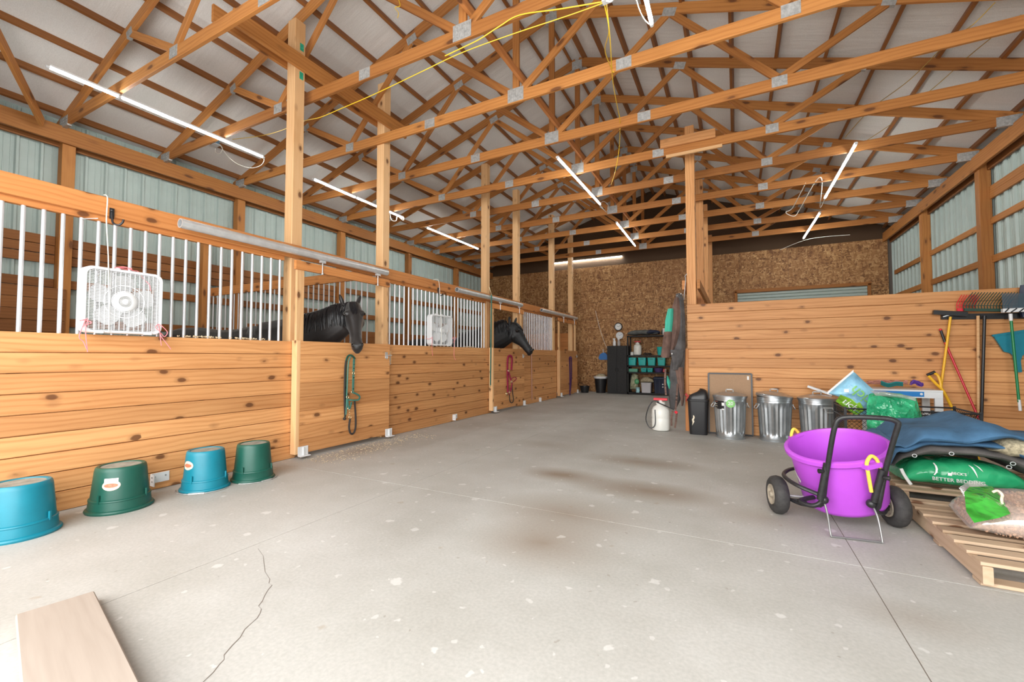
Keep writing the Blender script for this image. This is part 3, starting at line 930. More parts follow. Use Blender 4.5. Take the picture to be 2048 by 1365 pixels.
def horse(rump, fwd, scale, neck, head, face, label, coat, mane_side, ear_dirs, ear_len=0.15, nk=(.18, .10, .36, .16)):
    """rump: ground point under the tail; fwd: heading; neck: points withers->poll; head: (poll, muzzle)"""
    fwd = Vector((fwd[0], fwd[1], 0)).normalized()
    side = Vector((0, 0, 1)).cross(fwd)
    O = Vector((rump[0], rump[1], 0))
    W = lambda x, y, z: O + (fwd * x + side * y + Vector((0, 0, 1)) * z) * scale
    up = Vector((0, 0, 1))
    m = MB()
    trunk = [(-0.02, 1.36, .05, .07), (.05, 1.31, .19, .20), (.2, 1.27, .26, .28), (.45, 1.25, .28, .31), (.75, 1.20, .29, .32), (1.0, 1.19, .28, .345), (1.2, 1.22, .25, .36), (1.38, 1.22, .20, .31), (1.5, 1.24, .10, .18)]
    m.rings([ring(W(x, 0, z), side, up, a * scale, b * scale) for x, z, a, b in trunk])
    for sy in (-1, 1):
        m.tube([W(1.22, sy * .15, 1.1), W(1.2, sy * .15, .82), W(1.21, sy * .14, .5), W(1.19, sy * .14, .16), W(1.22, sy * .14, .07), W(1.23, sy * .14, .0)], [.14, .095, .058, .04, .05, .06], 10)
        m.tube([W(.28, sy * .15, 1.2), W(.33, sy * .16, .86), W(.16, sy * .15, .64), W(.06, sy * .15, .52), W(.10, sy * .15, .16), W(.14, sy * .15, .07), W(.15, sy * .15, .0)], [.2, .13, .08, .058, .042, .05, .06], 10)
    # neck
    pts = bez(neck, 5)
    nr = []
    for i, p in enumerate(pts):
        f_ = i / (len(pts) - 1)
        t = (pts[min(i + 1, len(pts) - 1)] - pts[max(i - 1, 0)]).normalized()
        s_ = up.cross(t).normalized()
        u_ = t.cross(s_)
        nr.append(ring(p, s_, u_, (nk[0] * (1 - f_) + nk[1] * f_) * scale, (nk[2] * (1 - f_) + nk[3] * f_) * scale))
    m.rings(nr)
    poll, muz = Vector(head[0]), Vector(head[1])
    d = (muz - poll).normalized()
    L = (muz - poll).length
    f = (Vector(face) - d * Vector(face).dot(d)).normalized()
    s_ = d.cross(f).normalized()
    prof = [(-.06, .05, .06, -.05), (0, .085, .10, -.04), (.1, .10, .125, -.045), (.22, .112, .15, -.055), (.34, .105, .15, -.06), (.46, .085, .130, -.055), (.6, .068, .095, -.035), (.74, .06, .078, -.025), (.86, .068, .075, -.02), (.95, .064, .062, -.018), (1.0, .045, .040, -.02), (1.015, .02, .02, -.02)]
    k_ = L / 0.66
    m.rings([ring(poll + d * (L * t) + f * (o_ * k_), s_, f, a * k_, b * k_, sq=0.85) for t, a, b, o_ in prof])
    for sy in (-1, 1):                                   # cheek, eye ridge, nostril swell
        m.ball(poll + d * L * .31 + s_ * sy * .048 * k_ - f * .11 * k_, .080 * k_, 8)
        m.ball(poll + d * L * .25 + s_ * sy * .088 * k_ + f * .035 * k_, .038 * k_, 7)
        m.ball(poll + d * L * .92 + s_ * sy * .042 * k_ + f * .022 * k_, .030 * k_, 7)
    m.ball(poll + d * L * .97 - f * .05 * k_, .042 * k_, 7)   # chin
    for e in ear_dirs:                                   # ears
        b0, dr = Vector(e[0]), Vector(e[1]).normalized()
        m.tube([b0 - dr * .03, b0 + dr * .02, b0 + dr * ear_len * .45, b0 + dr * ear_len * .8, b0 + dr * ear_len], [.026, .032, .031, .02, .007], 8)
    me = remesh(m, 0.0125, 5)
    root = thing('horse', (rump[0], rump[1], 0), label, 'horse')
    body = place('body', me, coat, Matrix.Identity(4), root)
    tree = BVHTree.FromPolygons([v.co for v in me.vertices], [tuple(p.vertices) for p in me.polygons])
    for sy in (-1, 1):
        q = MB(); q.ball(poll + d * L * .26 + s_ * sy * .112 * k_ + f * .03 * k_, .021 * k_, 8); q.build('eye', 'eye', root, True)
        c = poll + d * L * .935 + s_ * sy * .055 * k_ + f * .036 * k_
        h = tree.ray_cast(c + f * .1 + s_ * sy * .05, -(f * .1 + s_ * sy * .05).normalized())
        if h[0] is not None: c = h[0]
        q = MB(); q.ball(c, .015 * k_, 7, (0.7, 1.0, 1.5), frame_z(d)); q.build('nostril', 'eye', root, True)
    # muzzle skin cap: a slightly proud grey skin over the nose end
    # mane: locks hanging from the crest over one side of the neck
    q = MB()
    rnd = random.Random(3)
    msd = Vector(mane_side).normalized()
    for i, p in enumerate(pts):
        if i < 4: continue
        for r_ in range(9):
            a = p.lerp(pts[min(i + 1, len(pts) - 1)], rnd.random())
            fr = i / (len(pts) - 1)
            top = a + up * (nk[2] * (1 - fr) + nk[3] * fr) * scale * 1.0
            hh = tree.ray_cast(top + up * .3, -up)
            if hh[0] is not None: top = hh[0]
            top = top + up * 0.006
            ln = (.20 + .10 * rnd.random()) * scale
            off = msd * (.10 + .05 * rnd.random())
            mids = []
            for w_ in (.0, .3, .65, 1.0):
                pt = top + off * w_ * .9 - up * ln * w_ ** 1.4
                nn = tree.find_nearest(pt)
                if nn[0] is not None:
                    dd = (pt - nn[0])
                    if dd.dot(nn[1]) < 0.012: pt = nn[0] + nn[1] * 0.012
                mids.append(pt + Vector((rnd.uniform(-.008, .008), rnd.uniform(-.008, .008), 0)))
            q.tube(bez(mids, 2), [.010, .012, .012, .011, .009, .006, .003][:len(bez(mids, 2))], 5)
    q.build('mane', 'hair', root, True)
    q = MB()
    for i in range(16):                                  # forelock
        a = poll + s_ * rnd.uniform(-.05, .05) * k_ + f * .05
        mids = []
        for w_ in (0, .35, .7, 1):
            pt = a + d * L * (.02 + (.22 + .1 * rnd.random()) * w_) + s_ * rnd.uniform(-.012, .012) + f * .05
            nn = tree.find_nearest(pt)
            if nn[0] is not None: pt = nn[0] + nn[1] * .008
            mids.append(pt)
        q.tube(mids, [.010, .012, .010, .003], 5)
    q.build('forelock', 'hair', root, True)
    q = MB()                                             # tail
    for i in range(30):
        a = W(-.03, rnd.uniform(-.03, .03), 1.40)
        q.tube(bez([a, a - fwd * .07 + up * -.1, a - fwd * (.09 + rnd.uniform(-.02, .02)) + side * rnd.uniform(-.06, .06) - up * .5, a - fwd * .07 + side * rnd.uniform(-.08, .08) - up * rnd.uniform(.75, .9)], 3), .012, 5)
    q.build('tail', 'hair', root, True)
    for sx, sy in ((1.235, -.14), (1.235, .14), (.155, -.15), (.155, .15)):
        q = MB(); q.lathe([(.068 * scale, 0), (.05 * scale, .085 * scale)], 12, W(sx, sy, 0)); q.build('hoof', 'hoof', root, True)
    return root, tree

h1, _ = horse((-7.0, 3.12), (1.25, 0.60), 1.02,
              [(-5.75, 3.72, 1.30), (-5.35, 3.92, 1.42), (-5.0, 4.08, 1.56), (-4.76, 4.18, 1.72), (-4.68, 4.20, 1.80)],
              ((-4.62, 4.20, 1.895), (-4.31, 4.005, 1.27)), (0.75, -0.62, 0.25),
              'black horse facing the camera over the door with the green halter', 'coat', (0.55, -0.8, 0),
              [((-4.72, 4.115, 1.90), (-0.12, -0.35, 1.0)), ((-4.62, 4.275, 1.91), (0.1, 0.42, 1.0))], 0.14)
h2, _ = horse((-6.85, 7.90), (1.45, 0.42), 1.03,
              [(-5.55, 8.32, 1.34), (-5.2, 8.50, 1.48), (-4.95, 8.66, 1.62), (-4.74, 8.82, 1.76), (-4.66, 8.88, 1.82)],
              ((-4.60, 8.90, 1.94), (-4.17, 9.03, 1.265)), (0.80, 0.10, 0.55),
              'black horse in profile looking over the door with the red halter', 'coat_deep', (0.5, -0.9, 0),
              [((-4.66, 8.88, 1.98), (0.02, -0.05, 1.0)), ((-4.57, 8.96, 1.98), (0.30, 0.10, 1.0))], 0.13, nk=(.19, .12, .40, .24))

# ================================================================== BOX FANS
def rrect(w, h, r, n=5):
    pts = []
    for cx, cy, a0 in ((w / 2 - r, h / 2 - r, 0), (-w / 2 + r, h / 2 - r, 90), (-w / 2 + r, -h / 2 + r, 180), (w / 2 - r, -h / 2 + r, 270)):
        for k in range(n + 1):
            a = math.radians(a0 + 90 * k / n)
            pts.append((cx + r * math.cos(a), cy + r * math.sin(a)))
    return pts

def box_fan(loc, size, rot, label, coarse, cordpts, twine):
    """front faces local +X; local Y = width, Z = height, origin at the bottom centre"""
    Rm = Matrix.Translation(loc) @ Matrix.Rotation(rot, 4, 'Z')
    T = lambda x, y, z: Rm @ Vector((x, y, z + size / 2))
    t = thing('box_fan', loc, label, 'fan')
    dpt = 0.11
    q = MB()
    o, i_ = rrect(size, size, 0.06), rrect(size - 0.045, size - 0.045, 0.045)
    oo = rrect(size - 0.01, size - 0.01, 0.055)
    q.rings([[T(-dpt / 2, *p) for p in i_], [T(-dpt / 2, *p) for p in oo], [T(-dpt / 2 + .006, *p) for p in o], [T(dpt / 2 - .008, *p) for p in o], [T(dpt / 2, *p) for p in oo], [T(dpt / 2, *p) for p in i_], [T(-dpt / 2, *p) for p in i_]], caps=False)
    q.build('housing', 'white', t, 30)
    ins = size - 0.05
    for xx, nm in ((dpt / 2 - 0.006, 'front_grille'), (-dpt / 2 + 0.006, 'rear_grille')):
        q = MB()
        nv = (15 if not coarse else 17) if nm == 'front_grille' else 9
        for k in range(nv):
            y = -ins / 2 + ins * (k + 0.5) / nv
            q.bar(T(xx, y, -ins / 2), T(xx, y, ins / 2), 0.004, 0.004, up=(Rm.to_3x3() @ Vector((0, 1, 0))))
        if not coarse and nm == 'front_grille':
            nh = 40
            for k in range(nh):
                z = -ins / 2 + ins * (k + 0.5) / nh
                q.bar(T(xx - .002, -ins / 2, z), T(xx - .002, ins / 2, z), 0.0038, 0.003)
        for rr in ((0.085, 0.135) if not coarse else (0.075, 0.13)):
            q.tube([T(xx, rr * math.cos(a), rr * math.sin(a)) for a in [k * math.pi / 16 for k in range(32)]], 0.003, 5, closed=True)
        q.build(nm, 'white', t)
    q = MB(); ax = Rm.to_3x3() @ Vector((1, 0, 0))
    if not coarse:
        q.lathe([(0.080, 0), (0.080, 0.012), (0.072, 0.018), (0.046, 0.020), (0.044, 0.015), (0.02, 0.015), (0.018, 0.022), (0.0, 0.023)], 28, T(dpt / 2 - 0.01, 0, 0), ax, ell=(1, 1))
    else:
        q.lathe([(0.05, 0), (0.05, 0.012), (0.045, 0.018), (0.0, 0.019)], 24, T(dpt / 2 - 0.01, 0.0, 0), ax)
    hubc = q.build('hub_cap', 'white', t, 35)
    if not coarse:
        for rr in (.028, .036, .044):
            q = MB(); q.tube([T(dpt / 2 + .008, rr * math.cos(a), rr * math.sin(a)) for a in [k * math.pi / 14 for k in range(28)]], .0018, 4, closed=True); q.build('vent_ring', 'galv_dull', hubc)
    if coarse:
        q = MB()
        for z in (-.03, .03):
            for y in (-.014, .014): q.box(T(dpt / 2 + .0095, y, z), (.002, .008, .012), Rm.to_3x3())
        q.build('vent_slot', 'galv_dull', hubc)
    for k in range(5):
        a = math.radians(72 * k + 15)
        q = MB()
        ca, sa = math.cos(a), math.sin(a)
        rows = []
        for r_, hw, tw in ((0.04, .04, .028), (.10, .062, .025), (.16, .075, .02), (.205, .066, .014), (.222, .03, .006)):
            rr = []
            for w_ in (-1, -.5, 0, .5, 1):
                ly, lz = r_ * size / .53, hw * w_
                rr.append(T(0.0 + tw * w_ + .002, ly * ca - lz * sa, ly * sa + lz * ca))
            rows.append(rr)
        vs = [p for r_ in rows for p in r_]
        fs = [(i * 5 + j, i * 5 + j + 1, i * 5 + j + 6, i * 5 + j + 5) for i in range(4) for j in range(4)]
        off = ax * 0.004
        q.add(vs, fs); q.add([p - off for p in vs], fs)
        q.build('blade', 'white', t, 60)
    q = MB(); q.cyl(T(-.04, 0, 0), T(.02, 0, 0), 0.055, 20); q.build('motor', 'white', t, 40)
    for y in (-.16, .16):
        q = MB(); q.box(T(dpt / 2 - .004, y, -size / 2 + .006), (.03, .05, .02), Rm.to_3x3()); q.build('foot', 'white', t)
    q = MB()
    for y in ((-.03,) if not coarse else (-.10, -.05, .06)):
        q.lathe([(.018, 0), (.018, .016), (.012, .022), (0, .022)], 12, T(-.01, y, size / 2 - .002))
    q.build('control_knob', 'white', t, 40)
    for pts in twine:
        q = MB(); q.tube(bez([T(*p) for p in pts], 5), 0.0032, 5); q.build('tie_string', 'pink', t, True)
    q = MB(); q.tube(bez(cordpts, 6), 0.0042, 6); q.build('power_cord', 'cable_white', t, True)
    return t
F = 0.265
tw1 = [[(.06, -F + .01, -.17), (.075, -F + .03, -.165), (.07, -F + .02, -.25), (.075, -F + .035, -.42)], [(.06, -F + .02, -.17), (.07, -F - .015, -.30), (.07, -F + .01, -.34), (.075, -F + .03, -.40)],
       [(.06, -F + .02, -.17), (.08, -F + .05, -.19), (.08, -F + .005, -.21), (.06, -F + .02, -.17), (.08, -F - .02, -.18)],
       [(.06, F - .03, -.17), (.08, F - .01, -.19), (.08, F + .03, -.24), (.075, F + .01, -.28), (.07, F - .02, -.25), (.075, F - .01, -.36)], [(.06, F - .03, -.18), (.08, F - .02, -.27), (.08, F + .02, -.33), (.08, F + .06, -.39)],
       [(.06, F - .03, -.17), (.08, F - .06, -.20), (.08, F - .03, -.23), (.06, F - .03, -.18)],
       [(.0, -.06, F + .015), (.02, 0, F + .03), (.02, .06, F + .01), (.0, .10, F + .012), (.03, .13, F - .05), (.06, .16, F - .10), (.06, .17, F - .15)], [(.0, -.04, F + .02), (.0, .03, F + .015), (.02, .05, F + .025), (.0, .02, F + .03), (.0, -.03, F + .02)]]
fy0, fy1 = P(163, 600, x=-4.50).y, P(327, 610, x=-4.50).y
box_fan(Vector((-4.555, (fy0 + fy1) / 2, 1.372)), 0.53, 0.0, 'white box fan with louvred grille, tied above the row of upturned tubs', False,
        [P(213, 393, x=-4.60) + Vector((-.05, 0, .02)), P(215, 396, x=-4.57), P(213, 440, x=-4.56), P(216, 500, x=-4.55), P(217, 532, x=-4.50), P(218, 600, x=-4.485), P(218, 665, x=-4.485)], tw1)
fy0, fy1 = P(866, 640, x=-4.50).y, P(903, 650, x=-4.50).y
tw2 = [[(.06, -F + .02, -.12), (.07, -F + .01, -.2), (.07, -F + .0, -.30), (.075, -F + .02, -.44)], [(.06, -F + .01, -.14), (.03, -F - .03, -.16), (-.05, -F - .02, -.15)],
       [(.06, F - .01, -.13), (.075, F + .02, -.16), (.075, F + .02, -.3), (.075, F + .02, -.45), (.08, F + .06, -.52)], [(.06, F - .01, -.13), (.08, F + .04, -.10), (.08, F + .05, -.15), (.07, F, -.2)]]
box_fan(Vector((-4.555, (fy0 + fy1) / 2, 1.372)), 0.53, -0.12, 'white box fan with plain bar grille, tied beside the second stall door', True,
        [P(866, 560, x=-4.62), P(876, 560, x=-4.57), P(879, 575, x=-4.56), P(880, 600, x=-4.54), P(882, 630, x=-4.50), P(883, 690, x=-4.485)], tw2)
# bridle hooks on the header
for (u, v, lab) in ((223, 430, 'black iron hook on the header above the louvred fan'), (876, 582, 'black iron hook on the header above the bar-grille fan')):
    p = P(u, v, x=-4.595)
    q = MB()
    q.tube(bez([p + Vector((0, 0, .04)), p + Vector((.01, 0, -.02)), p + Vector((.02, .005, -.07)), p + Vector((.05, .03, -.085)), p + Vector((.065, .05, -.06)), p + Vector((.065, .055, -.035))], 4), .008, 8)
    q.ball(p + Vector((.01, 0, .035)), .014, 6); q.box(p + Vector((.004, 0, .01)), (.008, .03, .09))
    tag(q.build('bridle_hook', 'black_metal', None, True), lab, 'hook')
# zip tie on two bars
q = MB(); q.tube([P(163, 438, x=-4.64), P(190, 437, x=-4.64), P(196, 437, x=-4.62)], .003, 5)
tag(q.build('cable_tie', 'white', None, True), 'thin white cable tie between two stall bars by the hook', 'cable tie')

# wood chips lying on the stall sill
q = MB()
for i in range(150):
    y = random.choice((random.gauss(2.35, .10), random.gauss(2.75, .12), random.gauss(7.1, .1)))
    q.box((-4.622 + random.uniform(-.010, .012), y, 1.371 + random.uniform(0, .008)), (.012, .012, .003), Euler((random.random() * 3, random.random() * 3, random.random() * 3)))
o = tag(q.build('wood_chips', 'straw'), 'pale wood chips scattered along the stall sill', 'wood chips'); o['kind'] = 'stuff'
q = MB()
for i in range(420):
    x, y = random.gauss(-4.25, .16), random.uniform(3.3, 5.3)
    if x < -4.48: continue
    q.box((x, y, .003), (.016 * random.random() + .004, .006, .003), Euler((0, 0, random.random() * 3)))
o = tag(q.build('bedding_litter', 'straw'), 'bedding shavings spilled on the floor before the nearest stall door', 'shavings'); o['kind'] = 'stuff'

# ================================================================== HALTERS AND LEADS
def strap(q, pts, w, t, up=(1, 0, 0)):
    pts = bez(pts, 4)
    for a, b in zip(pts[:-1], pts[1:]):
        q.bar(a, b + (b - a) * .15, t, w, up=up)
X0 = -4.475
def HP(u, v, dx=0.0): return P(u, v, x=X0 + dx)
t = thing('halter', HP(700, 870), 'green rope halter with brass rings and dark lead hung on a stall door', 'halter')
q = MB(); strap(q, [HP(690, 835, .0), HP(691, 760, .0), HP(692, 725, .0), HP(697, 712, .01), HP(704, 712, .02), HP(710, 718, .02)], .022, .012); q.build('crown_strap', 'dgreen_web', t)
q = MB(); q.tube(bez([HP(692, 830, .02), HP(695, 760, .02), HP(697, 725, .02), HP(702, 714, .02)], 4), .008, 6)
q.build('lining', 'lgreen_web', t, True)
q = MB(); strap(q, [HP(708, 718, .02), HP(707, 745, .02), HP(706, 785, .02)], .026, .012); strap(q, [HP(697, 800, .02), HP(705, 801, .03), HP(717, 800, .03), HP(719, 793, .03), HP(712, 788, .03), HP(706, 786, .03)], .02, .01); strap(q, [HP(695, 795, .02), HP(696, 810, .03), HP(699, 818, .03), HP(703, 805, .03)], .018, .012)
q.build('cheek_strap', 'lgreen_web', t)
q = MB(); q.tube(bez([HP(700, 838, .02), HP(698, 855, .02), HP(701, 867, .02), HP(707, 867, .02), HP(711, 855, .02), HP(711, 830, .02), HP(709, 800, .01)], 5), .012, 8)
q.tube(bez([HP(690, 835), HP(689, 790), HP(690, 740), HP(692, 722)], 4), .011, 8); q.ball(HP(689, 838), .02, 6)
q.build('lead_rope', 'dark_rope', t, True)
for (u, v) in ((707, 747), (705, 785), (695, 795), (698, 818), (700, 835)):
    q = MB(); c = HP(u, v, .03)
    q.tube([c + Vector((0, .018 * math.cos(a), .018 * math.sin(a))) for a in [k * math.pi / 6 for k in range(12)]], .004, 6, closed=True)
    q.build('ring', 'brass', t, True)
q = MB()
for i, v in enumerate((820, 825, 830)): q.ball(HP(699 + i * .3, v, .03), .008, 5)
q.build('snap', 'brass', t, True)
t = thing('halter', HP(1020, 806), 'dark red webbing halter with a black lead on the middle stall door', 'halter')
q = MB(); strap(q, [HP(1016, 785), HP(1015, 740), HP(1016, 717), HP(1020, 712), HP(1024, 717), HP(1023, 740)], .045, .02); strap(q, [HP(1017, 740, .01), HP(1020, 755, .01), HP(1024, 768, .02), HP(1021, 782, .01), HP(1018, 790, .01)], .035, .015)
strap(q, [HP(1023, 758, .02), HP(1029, 755, .03), HP(1033, 758, .03), HP(1027, 764, .03)], .015, .01); q.build('strap', 'magenta', t)
q = MB(); q.tube(bez([HP(1024, 770, .02), HP(1025, 785, .02), HP(1027, 800, .02), HP(1024, 806, .02), HP(1020, 803, .02), HP(1019, 790, .02)], 5), .011, 8); q.build('lead_rope', 'dark_rope', t, True)
for (u, v) in ((1017, 742), (1023, 764), (1019, 785), (1013, 788)):
    q = MB(); c = HP(u, v, .03)
    q.tube([c + Vector((0, .025 * math.cos(a), .025 * math.sin(a))) for a in [k * math.pi / 5 for k in range(10)]], .006, 6, closed=True)
    q.build('ring', 'brass', t, True)
q = MB()
strap(q, [P(1139, 716, x=-4.485), P(1140, 750, x=-4.485), P(1140, 790, x=-4.48)], .06, .02); strap(q, [P(1143, 716, x=-4.46), P(1143, 750, x=-4.46), P(1141, 782, x=-4.46)], .05, .02); q.ball(P(1141, 716, x=-4.45), .045, 6)
tag(q.build('lead_rope', 'violet'), 'dull violet lead rope hung on the far stall door', 'lead rope')
q = MB(); a, b = P(983, 590, x=-4.44), P(981, 772, x=-4.44)
q.bar(a, b, .035, .012, up=(0, 1, 0))
o = tag(q.build('hanging_strap', 'lgreen_web'), 'long pale green strap hanging beside the middle stall door', 'strap')
q = MB(); q.tube(bez([P(979, 575, x=-4.50), P(981, 583, x=-4.46), a], 4), .01, 6); q.ball(b, .018, 6); q.ball(b + Vector((0, 0, -.05)), .012, 6); q.build('buckle', 'brass', o, True)
q = MB(); q.bar(P(1063, 702, x=-4.58), P(1064, 800, x=-4.58), .04, .01, up=(0, 1, 0))
tag(q.build('hanging_strap', plain('faded_pink_strap', (0.55, 0.30, 0.22), .7)), 'faded pinkish strap hanging on the far stall planks', 'strap')

# white steel wall brackets near the floor
for (u, v, s, lab) in ((309, 957, 1.0, 'white steel angle bracket on the planks behind the teal tub'), (907, 834, 1.0, 'white steel angle bracket under the second fan'), (1079, 799, 1.0, 'white steel angle bracket low on the far stall planks')):
    c = P(u, v, x=-4.595)
    q = MB()
    q.box(c + Vector((.003, 0.04, 0)), (.006, .14, .085)); q.box(c + Vector((.035, -.03, -.01)), (.07, .006, .10))
    o = tag(q.build('wall_bracket', 'white'), lab, 'bracket')
    q = MB()
    for dy, dz in ((.08, .01), (.0, .01)): q.cyl(c + Vector((.004, dy, dz)), c + Vector((.009, dy, dz)), .007, 8)
    for dz in (.015, -.02): q.cyl(c + Vector((.035, -.036, dz)), c + Vector((.035, -.031, dz)), .008, 8)
    q.build('bolt', 'galv_dull', o)
# ================================================================== TUBS, CANS, AISLE THINGS
def tree_of(o):
    me = o.data
    Mw = WORLD[o.name]
    return BVHTree.FromPolygons([Mw @ v.co for v in me.vertices], [tuple(p.vertices) for p in me.polygons])

def decal(tree, u, v, shape, mat, parent, name, off=.002, frm=None):
    """a flat sticker pressed on a surface: shape = 2D outline (metres, right/up) around the place under photo point (u, v)"""
    d = (P(u, v, y=CAM.y + 5.0) - CAM).normalized() if frm is None else frm
    h = tree.ray_cast(CAM, d)
    if h[0] is None: return None
    c, nrm = h[0], h[1]
    if nrm.dot(d) > 0: nrm = -nrm
    r_ = Vector((0, 0, 1)).cross(nrm).normalized()
    u_ = nrm.cross(r_)
    n = len(shape)
    dense = []
    for (xa, ya), (xb, yb) in zip(shape, list(shape[1:]) + [shape[0]]):
        for k in range(3): dense.append((xa + (xb - xa) * k / 3, ya + (yb - ya) * k / 3))
    cx_, cy_ = sum(p[0] for p in shape) / n, sum(p[1] for p in shape) / n
    rings_ = []
    for f_ in (1.0, .75, .5, .25, .02):
        rg = []
        for x, y in dense:
            p = c + r_ * (cx_ + (x - cx_) * f_) + u_ * (cy_ + (y - cy_) * f_)
            hh = tree.ray_cast(p + nrm * .2, -nrm)
            rg.append((hh[0] if hh[0] is not None and (hh[0] - p).length < .1 else p) + nrm * off)
        rings_.append(rg)
    q = MB(); q.rings(rings_, caps=False)
    return q.build(name, mat, parent)
oval = lambda a, b, n=20: [(a * math.cos(2 * math.pi * k / n), b * math.sin(2 * math.pi * k / n)) for k in range(n)]
rect = lambda a, b: [(-a, -b), (0, -b), (a, -b), (a, 0), (a, b), (0, b), (-a, b), (-a, 0)]

def tub(x, y, r, h, mat, label, sticker, handle):
    t = thing('feed_tub', (x, y, 0), label, 'tub')
    q = MB()
    q.lathe([(r * .93, .004), (r, .0), (r * 1.02, .012), (r * .99, .022), (r * .93, .026), (r * .90, .085), (r * .915, .09), (r * .905, .098), (r * .86, .102), (r * .765, h - .03), (r * .74, h - .008), (r * .70, h), (r * .62, h - .001), (r * .60, h - .008), (0.001, h - .008)], 40, (x, y, 0), caps=False)
    o = q.build('shell', mat, t, 35)
    q = MB(); q.lathe([(0.001, h - .0065), (r * .595, h - .0065)], 36, (x, y, 0), caps=False); q.build('bottom_panel', 'skin_dirt', t)
    for a in (0.6, 2.4, 3.6, 5.2):
        q = MB(); q.box((x + r * .90 * math.cos(a), y + r * .90 * math.sin(a), .115), (.012, .012, .06), Euler((0, 0, a))); q.build('rib', mat, t)
    tr = tree_of(o)
    if sticker:
        decal(tr, sticker[0], sticker[1], rect(.042, .03), 'white_paper', t, 'label_backing', .0012, None) if sticker[2] else None
        decal(tr, sticker[0], sticker[1] + (6 if sticker[2] else 0), oval(.055, .038), 'label_cream', t, 'label_oval', .0024)
        decal(tr, sticker[0], sticker[1] + (6 if sticker[2] else 0), oval(.042, .016), 'label_red', t, 'label_print', .0034)
    if handle:
        q = MB()
        pts = [Vector((x + (r * 1.12) * math.cos(a), y + (r * 1.12) * math.sin(a), .006)) for a in [math.radians(handle[0] + k * (handle[1] - handle[0]) / 14) for k in range(15)]]
        q.tube(pts, .004, 6); q.cyl(pts[6], pts[9], .008, 8)
        q.build('wire_handle', 'galv_dull', t, True)
    return t
tub(-4.26, 1.075, .205, .345, 'teal', 'upturned teal feed tub with scuffed side, nearest the doorway', None, None)
tub(-4.31, 1.63, .205, .335, 'green_tub', 'upturned dark green feed tub with a white and oval label on its front', (222, 966, 1), None)
tub(-4.27, 2.22, .190, .345, 'teal', 'upturned teal feed tub with a small oval label, next to a green tub', (376, 932, 0), (-125, 25))
tub(-4.18, 2.60, .185, .345, 'green_tub', 'upturned dark green feed tub standing close to the nearest stall door', (467, 915, 0), (-65, 60))

def galv_can(u, label, lid_tilt=0.0, sticker=False, yaw=0.0):
    c = P(u, 830, y=7.10 if sticker else 7.17)
    x, y = c.x, c.y
    R0, h = .222, .615
    t = thing('trash_can', (x, y, 0), label, 'trash can')
    flute = lambda r, z, a: r if (z < .075 or z > .53) else r - .012 * (0.5 + 0.5 * math.cos(a * 24)) * min(1, (z - .07) / .03, (.535 - z) / .03)
    prof = [(.001, .012), (R0 * .83, .012), (R0 * .86, .0), (R0 * .87, .03), (R0 * .855, .034), (R0 * .86, .07)]
    for i in range(13): prof.append((R0 * (.86 + .11 * i / 12), 0.08 + .45 * i / 12))
    prof += [(R0 * .975, .545), (R0 * .96, .56), (R0 * .985, .565), (R0 * .985, h)]
    q = MB(); q.lathe(prof, 96, (x, y, 0), mod=flute, caps=False); b = q.build('body', 'can', t, 30)
    ax = Vector((lid_tilt, 0, 1))
    q = MB(); q.lathe([(R0 * .99, -.026), (R0 * 1.03, -.026), (R0 * 1.035, 0), (R0 * 1.0, .012), (R0 * .9, .02), (R0 * .5, .045), (R0 * .18, .055), (.001, .055)], 48, (x, y, h + .2 * abs(lid_tilt)), axis=ax, caps=False)
    lid = q.build('lid', 'can', t, 30)
    q = MB(); zz = h + .05 + .2 * abs(lid_tilt); q.tube(bez([(x - .045, y, zz), (x - .04, y, zz + .035), (x + .04, y, zz + .035), (x + .045, y, zz)], 4), .007, 8)
    q.box((x, y, zz + .035), (.07, .03, .012)); q.build('lid_handle', 'galv_dull', lid, 40)
    for s in (-1, 1):
        q = MB(); a = yaw if s > 0 else yaw + math.pi
        cx, cy = x + R0 * .97 * math.cos(a), y + R0 * .97 * math.sin(a)
        dx, dy = -math.sin(a), math.cos(a)
        q.tube(bez([(cx - dx * .05, cy - dy * .05, .50), (cx - dx * .05 + .03 * math.cos(a), cy - dy * .05 + .03 * math.sin(a), .45), (cx + dx * .05 + .03 * math.cos(a), cy + dy * .05 + .03 * math.sin(a), .45), (cx + dx * .05, cy + dy * .05, .50)], 4), .006, 6)
        q.box((cx, cy, .505), (.012, .13, .02), Euler((0, 0, a))); q.build('side_handle', 'galv', t, 40)
    if sticker:
        q = MB(); q.lathe(prof, 48, (x, y, 0), caps=False); me_ = q.mesh('x'); tr = BVHTree.FromPolygons([v.co for v in me_.vertices], [tuple(p.vertices) for p in me_.polygons])
        decal(tr, 1438, 810, rect(.075, .06), 'print_black', t, 'label_panel', .002)
        decal(tr, 1446, 809, rect(.018, .022), 'grey_text', t, 'label_picture', .0035)
        decal(tr, 1446, 819, rect(.018, .009), 'grey_text', t, 'label_barcode', .0035)
        for i, v in enumerate((803, 808, 812, 816)): decal(tr, 1433, v, rect(.028 - .008 * (i % 2), .003), 'label_cream' if i else 'label_red', t, 'label_line', .0035)
        decal(tr, 1461, 808, oval(.058, .058), 'print_green', t, 'label_circle', .0025)
        d = (P(1461, 808, y=7.0) - CAM).normalized(); h_ = tr.ray_cast(CAM, d)
        if h_[0] is not None:
            n_ = h_[1] if h_[1].dot(d) < 0 else -h_[1]
            n_ = Vector((n_.x, n_.y, 0)).normalized()
            print_on('20', .07, h_[0], Vector((0, 0, 1)).cross(n_), (0, 0, 1), 'grey_text', t, tree=tr, off=.005, bold=True)
    return t
galv_can(1460, 'galvanised trash can with a black label and green 20 sticker', 0, True, .3)
galv_can(1549, 'galvanised trash can with a tilted lid, between two other cans', .10, False, .25)
